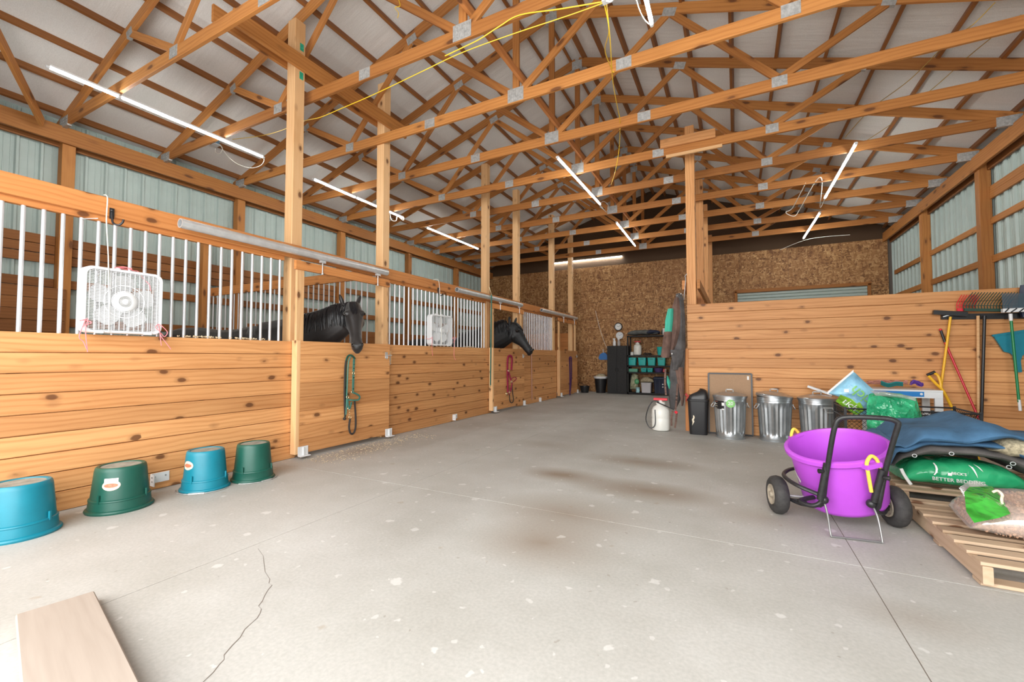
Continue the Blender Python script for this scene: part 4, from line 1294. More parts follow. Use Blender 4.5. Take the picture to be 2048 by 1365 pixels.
galv_can(1635, 'galvanised trash can standing next to the wire cart', 0, False, -1.1)

# framed board leaning on the partition
t = thing('pin_board', (-.09, 7.39, 0), 'brown pin board in a thin black frame leaning on the planks', 'board')
a, b = P(1417, 747, y=7.425), P(1503, 748, y=7.425)
x0, x1, zt = a.x, b.x, a.z
lean = lambda x, z, o=0.0: Vector((x, 7.355 + .072 * z / zt - o, z))
q = MB(); q.prism([lean(x0, .01), lean(x1, .01), lean(x1, zt), lean(x0, zt)], (0, .012, 0)); q.build('panel', 'cork', t)
for p0, p1 in (((x0, .012), (x1, .012)), ((x0, zt), (x1, zt)), ((x0, .012), (x0, zt)), ((x1, .012), (x1, zt))):
    q = MB(); q.bar(lean(*p0, .002), lean(*p1, .002), .022, .022, up=(0, 1, 0)); q.build('frame_rail', 'black', t)
q = MB(); q.prism([lean(x1 - .06, zt - .09, .004), lean(x1 - .035, zt - .09, .004), lean(x1 - .035, zt - .035, .004), lean(x1 - .06, zt - .035, .004)], (0, .002, 0)); q.build('sticker', 'white_paper', t)

# black swing-lid bin
c = P(1397, 830, y=7.22)
t = thing('swing_bin', (c.x, 7.22, 0), 'black plastic bin with a domed swing lid and a scuffed front', 'bin')
q = MB()
rows = []
for z, s in ((0, .82), (.02, .84), (.50, .97), (.505, 1.03), (.53, 1.04), (.535, 1.0)):
    rows.append([Vector((c.x + px * s, 7.22 + py * s, z)) for px, py in rrect(.30, .24, .06)])
q.rings(rows); bo = q.build('body', 'black', t, 35)
q = MB(); rows = []
for k in range(9):
    a = math.pi / 2 * k / 8
    rows.append([Vector((c.x + .012 * math.sin(a) + px * max(math.cos(a), .02) ** .6, 7.22 + py * max(math.cos(a), .02) ** .6, .535 + .125 * math.sin(a) + px * .25 * math.sin(a))) for px, py in rrect(.28, .22, .06)])
q.rings(rows); q.build('swing_lid', 'black', t, True)
decal(tree_of(bo), 1387, 840, [(-.02, -.09), (.0, -.05), (.012, -.03), (.004, .0), (.018, .03), (.012, .06), (-.004, .07), (-.006, .03), (-.022, .0), (-.012, -.04)], 'label_cream', t, 'scuff')
q = MB()
for k in range(3): q.tube(bez([P(1374, 787, y=7.36), P(1370 + k, 790 + k, y=7.36), P(1378 - k, 792, y=7.36), P(1372, 796 + 4 * k, y=7.36)], 4), .004, 5)
tag(q.build('twine_scrap', 'redp', None, True), 'scrap of red twine tied at the partition edge by the black bin', 'twine')

# pump sprayer in the aisle
def sprayer(x, y, h, label, hose, cap='redp'):
    r = h * .27
    t = thing('pump_sprayer', (x, y, 0), label, 'sprayer')
    q = MB()
    q.lathe([(.001, .02 * h), (r * .7, .0), (r * .95, .01), (r, .05 * h), (r * 1.0, .35 * h), (r * .96, .38 * h), (r, .41 * h), (r * .98, .62 * h), (r * .8, .72 * h), (r * .45, .78 * h), (r * .38, .80 * h)], 30, (x, y, 0), mod=lambda rr, z, a: rr * (1 - .05 * (.5 + .5 * math.cos(6 * a)) * (1 if z < .12 * h else 0)))
    q.build('tank', 'clearwhite', t, 45)
    q = MB(); q.lathe([(r * .48, .79 * h), (r * .52, .80 * h), (r * .5, .87 * h), (r * .2, .89 * h), (r * .2, .93 * h)], 20, (x, y, 0)); q.build('collar', 'clearwhite', t, 40)
    q = MB(); q.box((x, y, .955 * h), (r * 1.5, r * .45, h * .07), None, .006); q.cyl((x, y, .86 * h), (x, y, .95 * h), r * .16, 10); q.build('pump_handle', cap, t)
    if hose:
        for pts, rr, mm, nm in hose:
            q = MB(); q.tube(bez(pts, 6), rr, 7); q.build(nm, mm, t, True)
    return t
sx, sy = -1.09, 7.30
sprayer(sx, sy, .52, 'white pump sprayer with a red handle and black hose on the aisle floor', [
    ([P(1318, 805, y=7.2), P(1306, 803, y=7.18), P(1296, 818, y=7.15), P(1292, 840, y=7.15), P(1300, 856, y=7.15), P(1310, 850, y=7.16), P(1310, 820, y=7.18)], .008, 'black', 'hose'),
    ([P(1314, 805, y=7.22), P(1330, 812, y=7.15), P(1348, 820, y=7.12)], .009, 'black', 'wand'),
    ([P(1350, 823, y=7.12), P(1354, 827, y=7.12)], .022, 'redp', 'trigger')])
# two wooden stakes (pitchfork handles) standing behind the sprayer
# hanging horse blankets on the partition end
def drape(name, rows, y, dy, mat, parent, fold=0.0, n=22):
    q = MB(); rr = []
    for i, (v, u0, u1) in enumerate(rows):
        a, b = P(u0, v, y=y), P(u1, v, y=y)
        c, w_ = (a + b) / 2, (b - a).length / 2
        ring_ = []
        for k in range(n):
            t_ = 2 * math.pi * k / n
            f_ = 1 + fold * math.sin(5 * t_ + i * .5) * (1 if i else .3)
            ring_.append(c + Vector((w_ * math.cos(t_) * f_, -dy * math.sin(t_) * f_, 0)))
        rr.append(ring_)
    dense = []
    for i in range(len(rr) - 1):
        for k in range(4):
            t_ = k / 4
            dense.append([p.lerp(p2, t_) + Vector((0, .008 * math.sin(7 * i + j), 0)) for j, (p, p2) in enumerate(zip(rr[i], rr[i + 1]))])
    dense.append(rr[-1])
    q.rings(dense)
    return q.build(name, mat, parent, True)
t = thing('horse_blanket', P(1352, 820, y=7.42), 'muddy brown and grey horse blankets with mint panels hung on the partition end', 'blanket')
drape('grey_blanket', [(588, 1352, 1364), (600, 1352, 1367), (640, 1352, 1370), (690, 1349, 1370), (730, 1340, 1368), (770, 1336, 1364), (800, 1338, 1360), (818, 1340, 1352)], 7.36, .07, 'canvas_grey', t, .10)
drape('brown_blanket', [(596, 1350, 1358), (625, 1342, 1362), (660, 1340, 1360), (690, 1338, 1352), (704, 1342, 1346)], 7.30, .06, 'canvas_brown', t, .12)
drape('brown_sleeve', [(664, 1328, 1344), (690, 1325, 1342), (712, 1322, 1340), (716, 1324, 1338)], 7.25, .07, 'canvas_brown', t, .06)
drape('mint_panel', [(618, 1336, 1347), (640, 1331, 1346), (668, 1329, 1343)], 7.25, .055, 'mint', t, .06)
drape('mint_lining', [(752, 1334, 1336), (765, 1334, 1341), (778, 1338, 1340)], 7.29, .03, 'mint', t, .02)
drape('grey_flap', [(700, 1340, 1368), (725, 1346, 1364), (740, 1345, 1356)], 7.26, .05, 'canvas_grey', t, .1)
drape('brown_tail', [(735, 1350, 1366), (770, 1356, 1368), (800, 1362, 1368), (812, 1363, 1366)], 7.30, .05, 'canvas_brown', t, .1)
q = MB()
for pts in ([(1331, 738), (1330, 765), (1332, 790)], [(1355, 768), (1353, 800), (1351, 820)], [(1346, 822), (1343, 835), (1343, 852)], [(1354, 826), (1352, 842), (1350, 856)]):
    strap(q, [P(u, v, y=7.24) for u, v in pts], .028, .006, up=(0, 1, 0))
q.build('surcingle_strap', 'canvas_brown', t)
q = MB(); q.ball(P(1344, 708, y=7.2), .016, 6); q.ball(P(1362, 588, y=7.3), .012, 6); q.tube([P(1354, 592, y=7.3), P(1366, 590, y=7.42)], .008, 6); q.build('buckle', 'galv', t, True)
q = MB(); q.tube(bez([P(1368, 600, y=7.40), P(1371, 560, y=7.44), P(1370, 553, y=7.46), P(1374, 548, y=7.48)], 4), .006, 6)
tag(q.build('snap_hook', 'galv', None, True), 'steel snap hook hanging on the partition post above the blankets', 'hook')

# ================================================================== MUCK CART
t = thing('muck_cart', (.62, 3.86, 0), 'purple muck tub on a black two-wheeled cart', 'cart')
b0, b1 = Vector((.685, 3.93, .135)), Vector((.618, 3.83, .555))
ax = (b1 - b0).normalized(); H = (b1 - b0).length
q = MB()
q.lathe([(.001, 0), (.215, 0), (.240, .012), (.254, .04), (.284, H - .045), (.300, H - .045), (.312, H - .035), (.314, H - .008), (.306, H), (.288, H + .002), (.277, H - .03), (.246, .05), (.22, .025), (.001, .02)], 56, b0, ax, caps=False)
tubo = q.build('tub', 'purple', t, 40)
Rf = frame_z(ax)
tp = lambda a, r, z: b0 + Rf @ Vector((r * math.cos(a), r * math.sin(a), z))
def ang_of(u, v):                                     # rim angle that lies under a photo point
    best = min(range(360), key=lambda k: (lambda s: (s[0] - u) ** 2 + (s[1] - v) ** 2)(proj(tp(math.radians(k), .305, H))))
    return math.radians(best)
def proj(p):
    d = Vector(p) - CAM
    z_ = d.dot(FW)
    return (CX + FPX * d.dot(RT) / z_, CY - FPX * d.dot(UP) / z_)
for (u, v) in ((1742, 930), (1588, 855)):
    a = ang_of(u, v)
    q = MB(); ca = (tp(a, 1, 0) - tp(a, 0, 0))
    q.prism([tp(a + da, rr, H - .045) for da, rr in ((-.22, .285), (-.14, .345), (.14, .345), (.22, .285))], ax * .03); q.build('handle_lug', 'purple', t, 30)
    q = MB(); q.tube(bez([tp(a - .12, .33, H - .20 if u > 1700 else H - .08), tp(a - .12, .33, H - .05), tp(a - .10, .325, H + .0), tp(a, .325, H + .035), tp(a + .10, .325, H), tp(a + .12, .325, H - .06)], 6), .011, 8)
    q.build('rope_handle', 'rope_yellow', t, True)
decal(tree_of(tubo), 1594, 950, [(-.055, .055), (-.03, .065), (.05, -.03), (.045, -.045), (.03, -.05), (.02, -.05)], 'white_paper', t, 'torn_label')
wax = Vector((.972, .235, 0))
for (cx_, cy_) in ((.262, 3.86), (.962, 3.935)):
    q = MB()
    prof = []
    for k in range(15):
        a = math.pi * (k / 14 - .5) * 2 * .86
        prof.append((.099 + .039 * math.cos(a), .050 * math.sin(a)))
    q.lathe(prof, 40, (cx_, cy_, .138), wax, mod=lambda r, z, a: r + (.0022 if r > .125 and (int(a * 40 / 6.283 + (1 if z > 0 else 0)) % 2) else 0), caps=False)
    wh = q.build('tyre', 'tyre', t, 40)
    q = MB(); q.lathe([(.001, -.056), (.02, -.056), (.022, -.035), (.05, -.034), (.066, -.048), (.074, -.048), (.074, .048), (.066, .048), (.05, .034), (.022, .035), (.02, .056), (.001, .056)], 30, (cx_, cy_, .138), wax, caps=False); q.build('wheel_rim', 'hubtan', t, 35)
q = MB(); q.tube([(.262, 3.86, .138), (.962, 3.935, .138)], .010, 8); q.build('axle', 'galv_dull', t)
# frame hoop, uprights, handle, stand
q = MB(); q.tube(bez([P(1598, 936, y=4.10), P(1576, 941, y=3.92), P(1568, 952, y=3.78), P(1592, 970, y=3.63), P(1638, 990, y=3.58)], 6), .014, 8); q.build('hoop', 'black_metal', t, True)
hb0, hb1 = P(1645, 1000, y=3.585), P(1757, 1012, y=3.60)
q = MB()
q.tube(bez([hb0 + Vector((-.02, .16, -.03)), P(1600, 1002, y=3.66), P(1625, 1012, y=3.60), hb0, P(1652, 955, y=3.55), P(1664, 880, y=3.48), P(1671, 850, y=3.46), P(1678, 839, y=3.455), P(1692, 835, y=3.45), P(1730, 835, y=3.45), P(1775, 838, y=3.46), P(1793, 844, y=3.465), P(1796, 852, y=3.47), P(1786, 885, y=3.50), P(1770, 945, y=3.56), hb1, hb1 + Vector((.03, .16, -.03))], 5), .0155, 10)
q.build('handle', 'black_metal', t, True)
for a_, b_ in ((P(1654, 928, y=3.54), P(1640, 1000, y=3.57)), (P(1765, 940, y=3.55), P(1748, 1004, y=3.585))):
    q = MB(); q.cyl(a_, b_, .021, 10); q.build('sleeve', 'black_metal', t, 40)
for u, v in ((1641, 943), (1775, 957)):
    q = MB(); c_ = P(u, v, y=3.52); q.lathe([(.008, -.02), (.012, -.008), (.014, 0), (.016, .012), (.0, .016)], 10, c_, Vector((-1 if u < 1700 else 1, -.4, 0))); q.build('thumb_knob', 'black', t, 40)
q = MB(); s0, s1 = Vector((.533, 3.50, .008)), Vector((.80, 3.535, .008))
q.tube(bez([P(1648, 1003, y=3.60), P(1655, 1030, y=3.56), s0 + Vector((-.005, .01, .03)), s0, s0.lerp(s1, .03), s0.lerp(s1, .5), s0.lerp(s1, .97), s1, s1 + Vector((.0, .01, .03)), P(1755, 1035, y=3.58), P(1744, 1010, y=3.62)], 5), .0065, 8)
q.build('stand', 'stand_steel', t, True)
for c_ in (P(1648, 1000, y=3.59), P(1742, 1008, y=3.60)):
    q = MB(); q.ball(c_, .028, 8); q.build('pivot', 'black_metal', t, True)
for a_, b_ in ((Vector((.29, 3.86, .14)), hb0), (Vector((.93, 3.93, .14)), hb1)):
    q = MB(); q.tube(bez([a_, a_.lerp(b_, .5) + Vector((0, 0, -.05)), b_ + Vector((0, .05, -.05)), b_], 4), .013, 8); q.build('frame_arm', 'black_metal', t, True)
q = MB(); q.tube([(.30, 3.85, .115), (.93, 3.92, .115)], .010, 8); q.box((.63, 3.88, .125), (.30, .30, .012)); q.build('tub_rest', 'black_metal', t)
# ================================================================== PALLETS, BAGS, BLANKETS
def pallet(x0, y0, w_, l_, label, deck_along_x=True):
    t = thing('pallet', (x0 + w_ / 2, y0 + l_ / 2, 0), label, 'pallet')
    if deck_along_x:
        for x in (x0 + .02, x0 + w_ / 2, x0 + w_ - .02):
            board('stringer', (x, y0, .065), (x, y0 + l_, .065), .09, .04, 'pallet', t)
        n = 8
        for k in range(n):
            y = y0 + .05 + (l_ - .1) * k / (n - 1)
            board('deck_board', (x0 - .005, y, .120), (x0 + w_ + .005, y, .120), .018, .092, 'pallet', t)
        for y in (y0 + .07, y0 + l_ / 2, y0 + l_ - .07): board('bottom_board', (x0, y, .011), (x0 + w_, y, .011), .018, .09, 'pallet', t)
    else:
        for y in (y0 + .02, y0 + l_ / 2, y0 + l_ - .02):
            board('stringer', (x0, y, .065), (x0 + w_, y, .065), .09, .04, 'pallet', t)
        n = 8
        for k in range(n):
            x = x0 + .05 + (w_ - .1) * k / (n - 1)
            board('deck_board', (x, y0 - .005, .120), (x, y0 + l_ + .005, .120), .018, .092, 'pallet', t)
    return t
pallet(1.10, 3.10, 1.12, 1.17, 'wooden pallet carrying the clear bag of shavings')
pallet(1.16, 4.52, 1.30, 1.15, 'wooden pallet under the green bedding bag and blankets')

def pillow(c, w_, l_, h, rot=0.0, wr=.012, nz=5.0, p=2.6, seed=0, nu=40, nv=28, sag=0.0, flat=.25):
    """a filled sack lying down: local x = width, y = length, z up from its underside"""
    R_ = Matrix.Rotation(rot, 3, 'Z')
    q = MB()
    rows = []
    for i in range(nu + 1):
        a = -1 + 2 * i / nu
        rr = []
        for j in range(2 * nv):
            t_ = 2 * math.pi * j / (2 * nv)
            yy, zz = math.cos(t_), math.sin(t_)
            yy = math.copysign(abs(yy) ** .55, yy); zz = math.copysign(abs(zz) ** .8, zz)
            e = max(1 - abs(a) ** p, 0.0) ** .5
            e = max(e, .05)
            ey = .72 + .28 * e
            z = h * (.5 + .5 * zz) if zz > 0 else h * (.5 + .5 * zz * 1.0)
            zc = h * .5 * (flat + (1 - flat) * e)
            v = Vector((a * w_ / 2, yy * l_ / 2 * ey, zc + zz * h * .5 * e))
            nse = noise.noise(v * nz + Vector((seed * 3.1, seed, 0))) + .5 * noise.noise(v * nz * 2.3 + Vector((seed, 0, 5)))
            v += Vector((0, yy * .5, zz)) * nse * wr
            rr.append(Vector(c) + R_ @ v)
        rows.append(rr)
    q.rings(rows)
    return q

# bedding bags on the far pallet
t = thing('bedding_bag', (1.56, 4.78, .13), 'green BETTER BEDDING sack lying under the blue blanket', 'sack')
q = pillow((1.555, 4.80, .156), .74, .46, .205, 0.06, wr=.012, seed=2)
bg_ = q.build('sack', 'green_film', t, True)
tr = tree_of(bg_)
fr = Vector((-.28, -1, .55)).normalized(); rt = Vector((0, 0, 1)).cross(fr).normalized() * 1; rt = Vector((1, -.10, .02)).normalized(); up_ = fr.cross(rt) * 1.0
up_ = -up_ if up_.z < 0 else up_
def on_bag(u, v):
    d = (P(u, v, y=5) - CAM).normalized()
    h = tr.ray_cast(CAM, d)
    return h[0] if h[0] is not None else P(u, v, y=4.7)
dn_ = -(P(1917, 962, y=5) - CAM).normalized(); rt = (Vector((0, 0, 1)).cross(dn_).normalized() + Vector((0, 0, .05))).normalized(); up_ = dn_.cross(rt)
print_on("BETTER BEDDING", .036, on_bag(1917, 963), rt, up_, 'grey_text', t, 'brand_line', True, tr, .013)
print_on("BECK'S", .027, on_bag(1918, 949), rt, up_, 'grey_text', t, 'maker_name', True, tr, .011)
for nm, u, v, shp in (('maker_mark', 1899, 949, rect(.012, .011)), ('flash', 1945, 943, [(-.01, .05), (.008, .03), (.02, -.03), (.022, -.05), (.01, -.02)]), ('flash', 1957, 940, [(-.012, .05), (.008, .02), (.02, -.02), (.006, 0)])):
    decal(tr, u, v, shp, 'grey_text', t, nm, .007)
print_on(')', .10, on_bag(1872, 937), rt, up_, 'grey_text', t, 'crescent', True, tr, .009)
q = MB(); q.tube(bez([P(1802, 938, y=4.62), P(1808, 950, y=4.60), P(1816, 962, y=4.57), P(1822, 970, y=4.56)], 4), .012, 6); q.build('seam', 'white_paper', t, True)
t = thing('bedding_bag', (2.05, 4.62, .13), 'green and white sack lying at the pallet edge beyond the lettered sack', 'sack')
q = pillow((2.30, 4.74, .152), .58, .42, .15, -.1, wr=.012, seed=5); o = q.build('sack', 'green_film', t, True)
tr2 = tree_of(o)
decal(tr2, 2030, 956, rect(.10, .09), 'white_paper', t, 'white_band', .003)
d = (P(2022, 982, y=5) - CAM).normalized(); h = tr2.ray_cast(CAM, d)
if h[0] is not None: print_on("BECK'S", .05, h[0], (-1, .1, 0), (0, .3, -1), 'grey_text', t, 'maker_name', True, tr2, .004)

# folded blankets on the bags
def blanket(name, mat, prof_lo, prof_hi, y0, y1, t, seed, amp=.02):
    """a folded cloth layer: underside and top heights along x (photo-measured), rolling over at its front edge"""
    q = MB()
    n, m_ = 44, 22
    X = [p[0] for p in prof_lo]
    def interp(pr, x):
        for (a, za), (b, zb) in zip(pr[:-1], pr[1:]):
            if a <= x <= b:
                f_ = (x - a) / (b - a); f_ = f_ * f_ * (3 - 2 * f_)
                return za + (zb - za) * f_
        return pr[-1][1]
    rows = []
    def sacks(x):                                     # top of the sacks under this strip of cloth
        zs = [h[0].z for tr_ in (tr, tr2) for k in range(12) for h in [tr_.ray_cast(Vector((x, y0 + (y1 - y0) * k / 11, 2)), Vector((0, 0, -1)))] if h[0] is not None]
        return max(zs) + .012 + 1.4 * amp if zs else 0
    x0, x1 = X[0], X[-1]
    for i in range(n + 1):
        x = x0 + (x1 - x0) * i / n
        lo, hi = interp(prof_lo, x), interp(prof_hi, x)
        lo = max([lo] + [sacks(x + dx_) for dx_ in (-.02, 0, .02)]); hi = max(hi, lo + .05)
        edge = min(1, 6 * min(i, n - i) / n + .12)
        mid, hf = (lo + hi) / 2, (hi - lo) / 2 * edge
        rr = []
        for j in range(m_):
            a = 2 * math.pi * j / m_
            yy, zz = math.cos(a), math.sin(a)
            yy = math.copysign(abs(yy) ** .45, yy)
            p = Vector((x, (y0 + y1) / 2 - yy * (y1 - y0) / 2 * (.9 + .1 * edge), mid + zz * hf))
            p += Vector((.3, .5, 1)) * amp * (noise.noise(p * 3.2 + Vector((seed, 0, 0))) + .4 * noise.noise(p * 8 + Vector((0, seed, 0))))
            rr.append(p)
        rows.append(rr)
    q.rings(rows)
    return q.build(name, mat, t, True)
t = thing('folded_blanket', (1.75, 5.0, .36), 'folded blue canvas horse blanket with grey fleece lining piled on the sacks', 'blanket')
def zp(u, v, y): return (P(u, v, y=y).x, P(u, v, y=y).z)
Y0 = 4.58
blanket('grey_underside', 'grime', [zp(1782, 948, Y0), zp(1810, 935, Y0), zp(1860, 918, Y0), zp(1930, 922, Y0), zp(1990, 945, Y0), zp(2060, 960, Y0), (2.35, .20)], [zp(1782, 925, Y0), zp(1810, 905, Y0), zp(1870, 890, Y0), zp(1940, 895, Y0), zp(2000, 905, Y0), zp(2060, 920, Y0), (2.35, .36)], Y0, 5.5, t, 1, .015)
blanket('blue_fold', 'denim', [zp(1778, 955, Y0 - .02), zp(1800, 915, Y0), zp(1870, 895, Y0), zp(1950, 900, Y0), zp(2000, 905, Y0), (2.0, .38)], [zp(1778, 925, Y0 - .02), zp(1800, 890, Y0), zp(1870, 880, Y0), zp(1950, 885, Y0), zp(2000, 900, Y0), (2.0, .44)], Y0 - .01, 5.5, t, 4, .012)
blanket('fleece_lining', 'fleece', [zp(1990, 908, Y0), zp(2020, 918, Y0), zp(2050, 920, Y0), (2.3, .34)], [zp(1990, 895, Y0), zp(2020, 880, Y0), zp(2050, 878, Y0), (2.3, .46)], Y0 - .02, 5.2, t, 7, .02)
blanket('blue_top', 'denim', [zp(1785, 905, Y0), zp(1850, 885, Y0), zp(1920, 885, Y0), zp(1980, 890, Y0), zp(2030, 882, Y0), (2.3, .42)], [zp(1785, 880, 4.8), zp(1830, 848, 4.9), zp(1880, 848, 4.9), zp(1945, 838, 4.9), zp(1990, 855, 4.9), zp(2040, 868, 4.9), (2.35, .52)], Y0 - .03, 5.45, t, 9, .05)
q = MB()
for (u, v) in ((1829, 912), (1903, 908), (2018, 935), (2026, 928)):
    c_ = P(u, v, y=4.50); q.tube([c_ + Vector((.014 * math.cos(a), 0, .012 * math.sin(a))) for a in [k * math.pi / 5 for k in range(10)]], .003, 5, closed=True)
q.build('buckle', 'galv', t, True)

# clear bag of shavings on the near pallet
t = thing('shavings_bag', (1.62, 3.72, .13), 'torn clear plastic bag with green print, half full of pink wood shavings', 'sack')
q = pillow((1.68, 3.72, .146), .86, .62, .175, -.12, wr=.018, nz=4, seed=11); sh = q.build('shavings', 'shavings', t, True)
rs = random.Random(5); trs = tree_of(sh); q = MB()
for i in range(1500):
    p = Vector((1.68 + rs.uniform(-.42, .42), 3.72 + rs.uniform(-.30, .30), 1))
    hh = trs.ray_cast(p, Vector((0, 0, -1))) if i % 3 else trs.ray_cast(Vector((p.x, 3.0, .15 + .12 * rs.random())), Vector((0, 1, 0)))
    if hh[0] is None: continue
    R3 = (Euler((rs.random() * 3, rs.random() * 3, rs.random() * 3))).to_matrix()
    q.box(hh[0] + hh[1] * .004, (.016, .010, .002), R3)
o = q.build('loose_shavings', 'shavings', t); o['kind'] = 'stuff'
q = pillow((1.68, 3.71, .145), .90, .64, .205, -.12, wr=.022, nz=5, seed=12); fm_ = q.build('clear_film', 'film', t, True)
trf = tree_of(fm_)
M['film_green'] = crumpled('bright_green_film', (0.035, 0.34, 0.03), .2, 9.0, .6)
q = MB()
gp = [P(u, v, y=yy) for u, v, yy in ((1930, 985, 3.62), (1940, 974, 3.75), (1985, 972, 3.85), (2004, 995, 3.70), (2022, 1028, 3.46), (1998, 1036, 3.40), (1950, 1044, 3.36), (1934, 1020, 3.42))]
cc = sum(gp, Vector()) / len(gp)
rr_ = []
for f_ in (1.0, .7, .35, .05): rr_.append([cc.lerp(p, f_) + Vector((-.01, -.02, .035 * (1 - f_) + .012 * noise.noise(p * 9 * f_))) for p in gp])
q.rings(rr_, caps=False); q.build('green_print', 'film_green', t, True)
q = MB()
for k in range(5):
    a0 = P(1960 + 18 * k, 1000 + 6 * k, y=3.85)
    q.grid(lambda a, b, a0=a0, k=k: a0 + Vector((.16 * (a - .5), -.05 + .10 * b, .06 * math.sin(3 * a + k) + .05 * b)), 6, 4)
q.build('loose_film', 'film', t, True)
q = MB(); q.tube(bez([P(1985, 985, y=3.62), P(1995, 982, y=3.62), P(2004, 990, y=3.62), P(2003, 1000, y=3.60), P(2006, 1015, y=3.56), P(2012, 1026, y=3.52)], 4), .007, 6); q.build('drawstring', 'label_cream', t, True)
t = thing('feed_sack', (2.02, 3.9, .13), 'pale green plastic sack behind the clear shavings bag', 'sack')
pillow((2.12, 4.18, .145), .34, .36, .30, .2, wr=.02, seed=21).build('sack', 'green_film2', t, True)

# ================================================================== WIRE CART WITH BAGS, TABLE
t = thing('wire_cart', (1.62, 6.35, 0), 'black steel mesh garden cart holding plastic bags', 'cart')
cx0, cx1, cy0, cy1, cz0, cz1 = 1.08, 2.18, 6.05, 6.65, .26, .60
for z in (cz0, cz1 - .10, cz1):
    for a, b in (((cx0, cy0), (cx1, cy0)), ((cx1, cy0), (cx1, cy1)), ((cx1, cy1), (cx0, cy1)), ((cx0, cy1), (cx0, cy0))):
        q = MB(); q.cyl((*a, z), (*b, z), .009, 8); q.build('rail', 'black_metal', t, 40)
for x in (cx0, (cx0 * 2 + cx1) / 3, (cx0 + 2 * cx1) / 3, cx1):
    for y in (cy0, cy1):
        q = MB(); q.bar((x, y, cz0), (x, y, cz1 + .02), .025, .012, up=(1, 0, 0)); q.build('upright', 'black_metal', t)
def wires(a, b, z0, z1):
    a, b = Vector(a), Vector(b); q = MB(); L_ = (b - a).length; h_ = z1 - z0; st = .045; k = -h_
    while k < L_:
        for s in (1, -1):
            p0, p1 = (k, 0), (k + h_, h_)
            lo, hi = max(p0[0], 0), min(p1[0], L_)
            if hi - lo > .01:
                za, zb = lo - k, hi - k
                if s < 0: za, zb = h_ - za, h_ - zb
                q.cyl(a + (b - a) * (lo / L_) + Vector((0, 0, z0 + za)), a + (b - a) * (hi / L_) + Vector((0, 0, z0 + zb)), .0022, 4)
        k += st
    q.build('mesh_side', 'black_metal', t)
wires((cx0, cy0, 0), (cx1, cy0, 0), cz0, cz1); wires((cx1, cy0, 0), (cx1, cy1, 0), cz0, cz1); wires((cx0, cy0, 0), (cx0, cy1, 0), cz0, cz1)
q = MB(); q.box(((cx0 + cx1) / 2, (cy0 + cy1) / 2, cz0), (cx1 - cx0, cy1 - cy0, .012)); q.build('bed', 'black_metal', t)
for x in (cx0 + .15, cx1 - .15):
    for y in (cy0 + .05, cy1 - .05):
        q = MB(); q.lathe([(.001, -.03), (.12, -.035), (.13, -.02), (.13, .02), (.12, .035), (.001, .03)], 24, (x, y, .131), (0, 1, 0)); q.build('wheel', 'tyre', t, 40)
    q = MB(); q.bar((x, cy0, .131), (x, cy1, .131), .03, .03); q.bar((x, (cy0 + cy1) / 2, .13), (x, (cy0 + cy1) / 2, .26), .04, .04, up=(1, 0, 0)); q.build('axle', 'black_metal', t)

def slab_bag(name, px, y, thick, mat, parent, seed, wr=.03):
    """an upright plastic bag: outline in photo points at depth y, puffed to a real thickness"""
    pts = [P(u, v, y=y) for u, v in px]
    ps = []
    for a, b in zip(pts, pts[1:] + pts[:1]):
        for k in range(7): ps.append(a.lerp(b, k / 7))
    c = sum(ps, Vector()) / len(ps)
    q = MB(); rings_ = []
    for s in (-1, 1):
        seq = [(.03, 1.0), (.16, .98), (.3, .95), (.45, .88), (.6, .78), (.73, .64), (.85, .45), (.94, .24), (1.0, .06)]
        if s > 0: seq = seq[::-1][1:]
        for f_, dz in seq:
            rings_.append([c.lerp(p, f_) + Vector((0, s * thick * dz, 0)) + Vector((.2, 1, .3)) * wr * (noise.noise(c.lerp(p, f_) * 6 + Vector((seed, 0, 0))) + .8 * abs(noise.noise(c.lerp(p, f_) * 13 + Vector((0, seed, 0))))) for p in ps])
    q.rings(rings_)
    return q.build(name, mat, parent, True)
t = thing('seed_bag', P(1700, 830, y=6.2), 'light blue and lime plastic bag tipped sideways in the wire cart', 'bag')
o = slab_bag('sack', [(1656, 788), (1700, 746), (1708, 745), (1748, 782), (1738, 832), (1722, 832), (1680, 795)], 6.32, .08, 'skyblue', t, 3, .02)
tr3 = tree_of(o)
dcl = lambda u, v, pts, mt, nm: decal(tr3, u, v, pts, mt, t, nm, .006)
dcl(1697, 808, [(-.15, .02), (-.02, .13), (.17, -.06), (.03, -.15)], 'lime', 'lime_panel')
dcl(1693, 782, rect(.022, .018), 'white_paper', 'mark')
def pr(body, size, u, v, ang, mt, nm):
    d = (P(u, v, y=6) - CAM).normalized(); h = tr3.ray_cast(CAM, d)
    if h[0] is None: return
    r2 = Vector((math.cos(ang), 0, math.sin(ang))); u2 = Vector((-math.sin(ang), 0, math.cos(ang)))
    print_on(body, size, h[0], r2, u2, mt, t, nm, True, tr3, .012)
pr('rich', .15, 1722, 791, math.radians(135), 'print_green', 'lettering')
pr('rich', .10, 1700, 810, math.radians(-42), 'grey_text', 'lettering')
q = MB(); q.grid(lambda a, b: P(1655 + 52 * a, 789 - 44 * a - 5 * b, y=6.20), 4, 1); q.build('fold_edge', 'white_paper', t)
t = thing('plastic_bag', P(1790, 930, y=5.84), 'crumpled glossy green plastic bag standing against the wire cart', 'bag')
slab_bag('sack', [(1738, 790), (1760, 785), (1800, 790), (1832, 797), (1846, 840), (1840, 900), (1815, 931), (1775, 931), (1745, 915), (1733, 850), (1733, 810)], 5.84, .11, 'green_bag', t, 8, .05)
slab_bag('clear_hem', [(1740, 782), (1770, 783), (1830, 795), (1832, 803), (1790, 796), (1752, 792)], 5.80, .04, 'film', t, 6, .02)
t2 = thing('white_tube', P(1618, 772, y=7.3), 'white plastic trough end sticking out behind the light blue bag', 'trough')
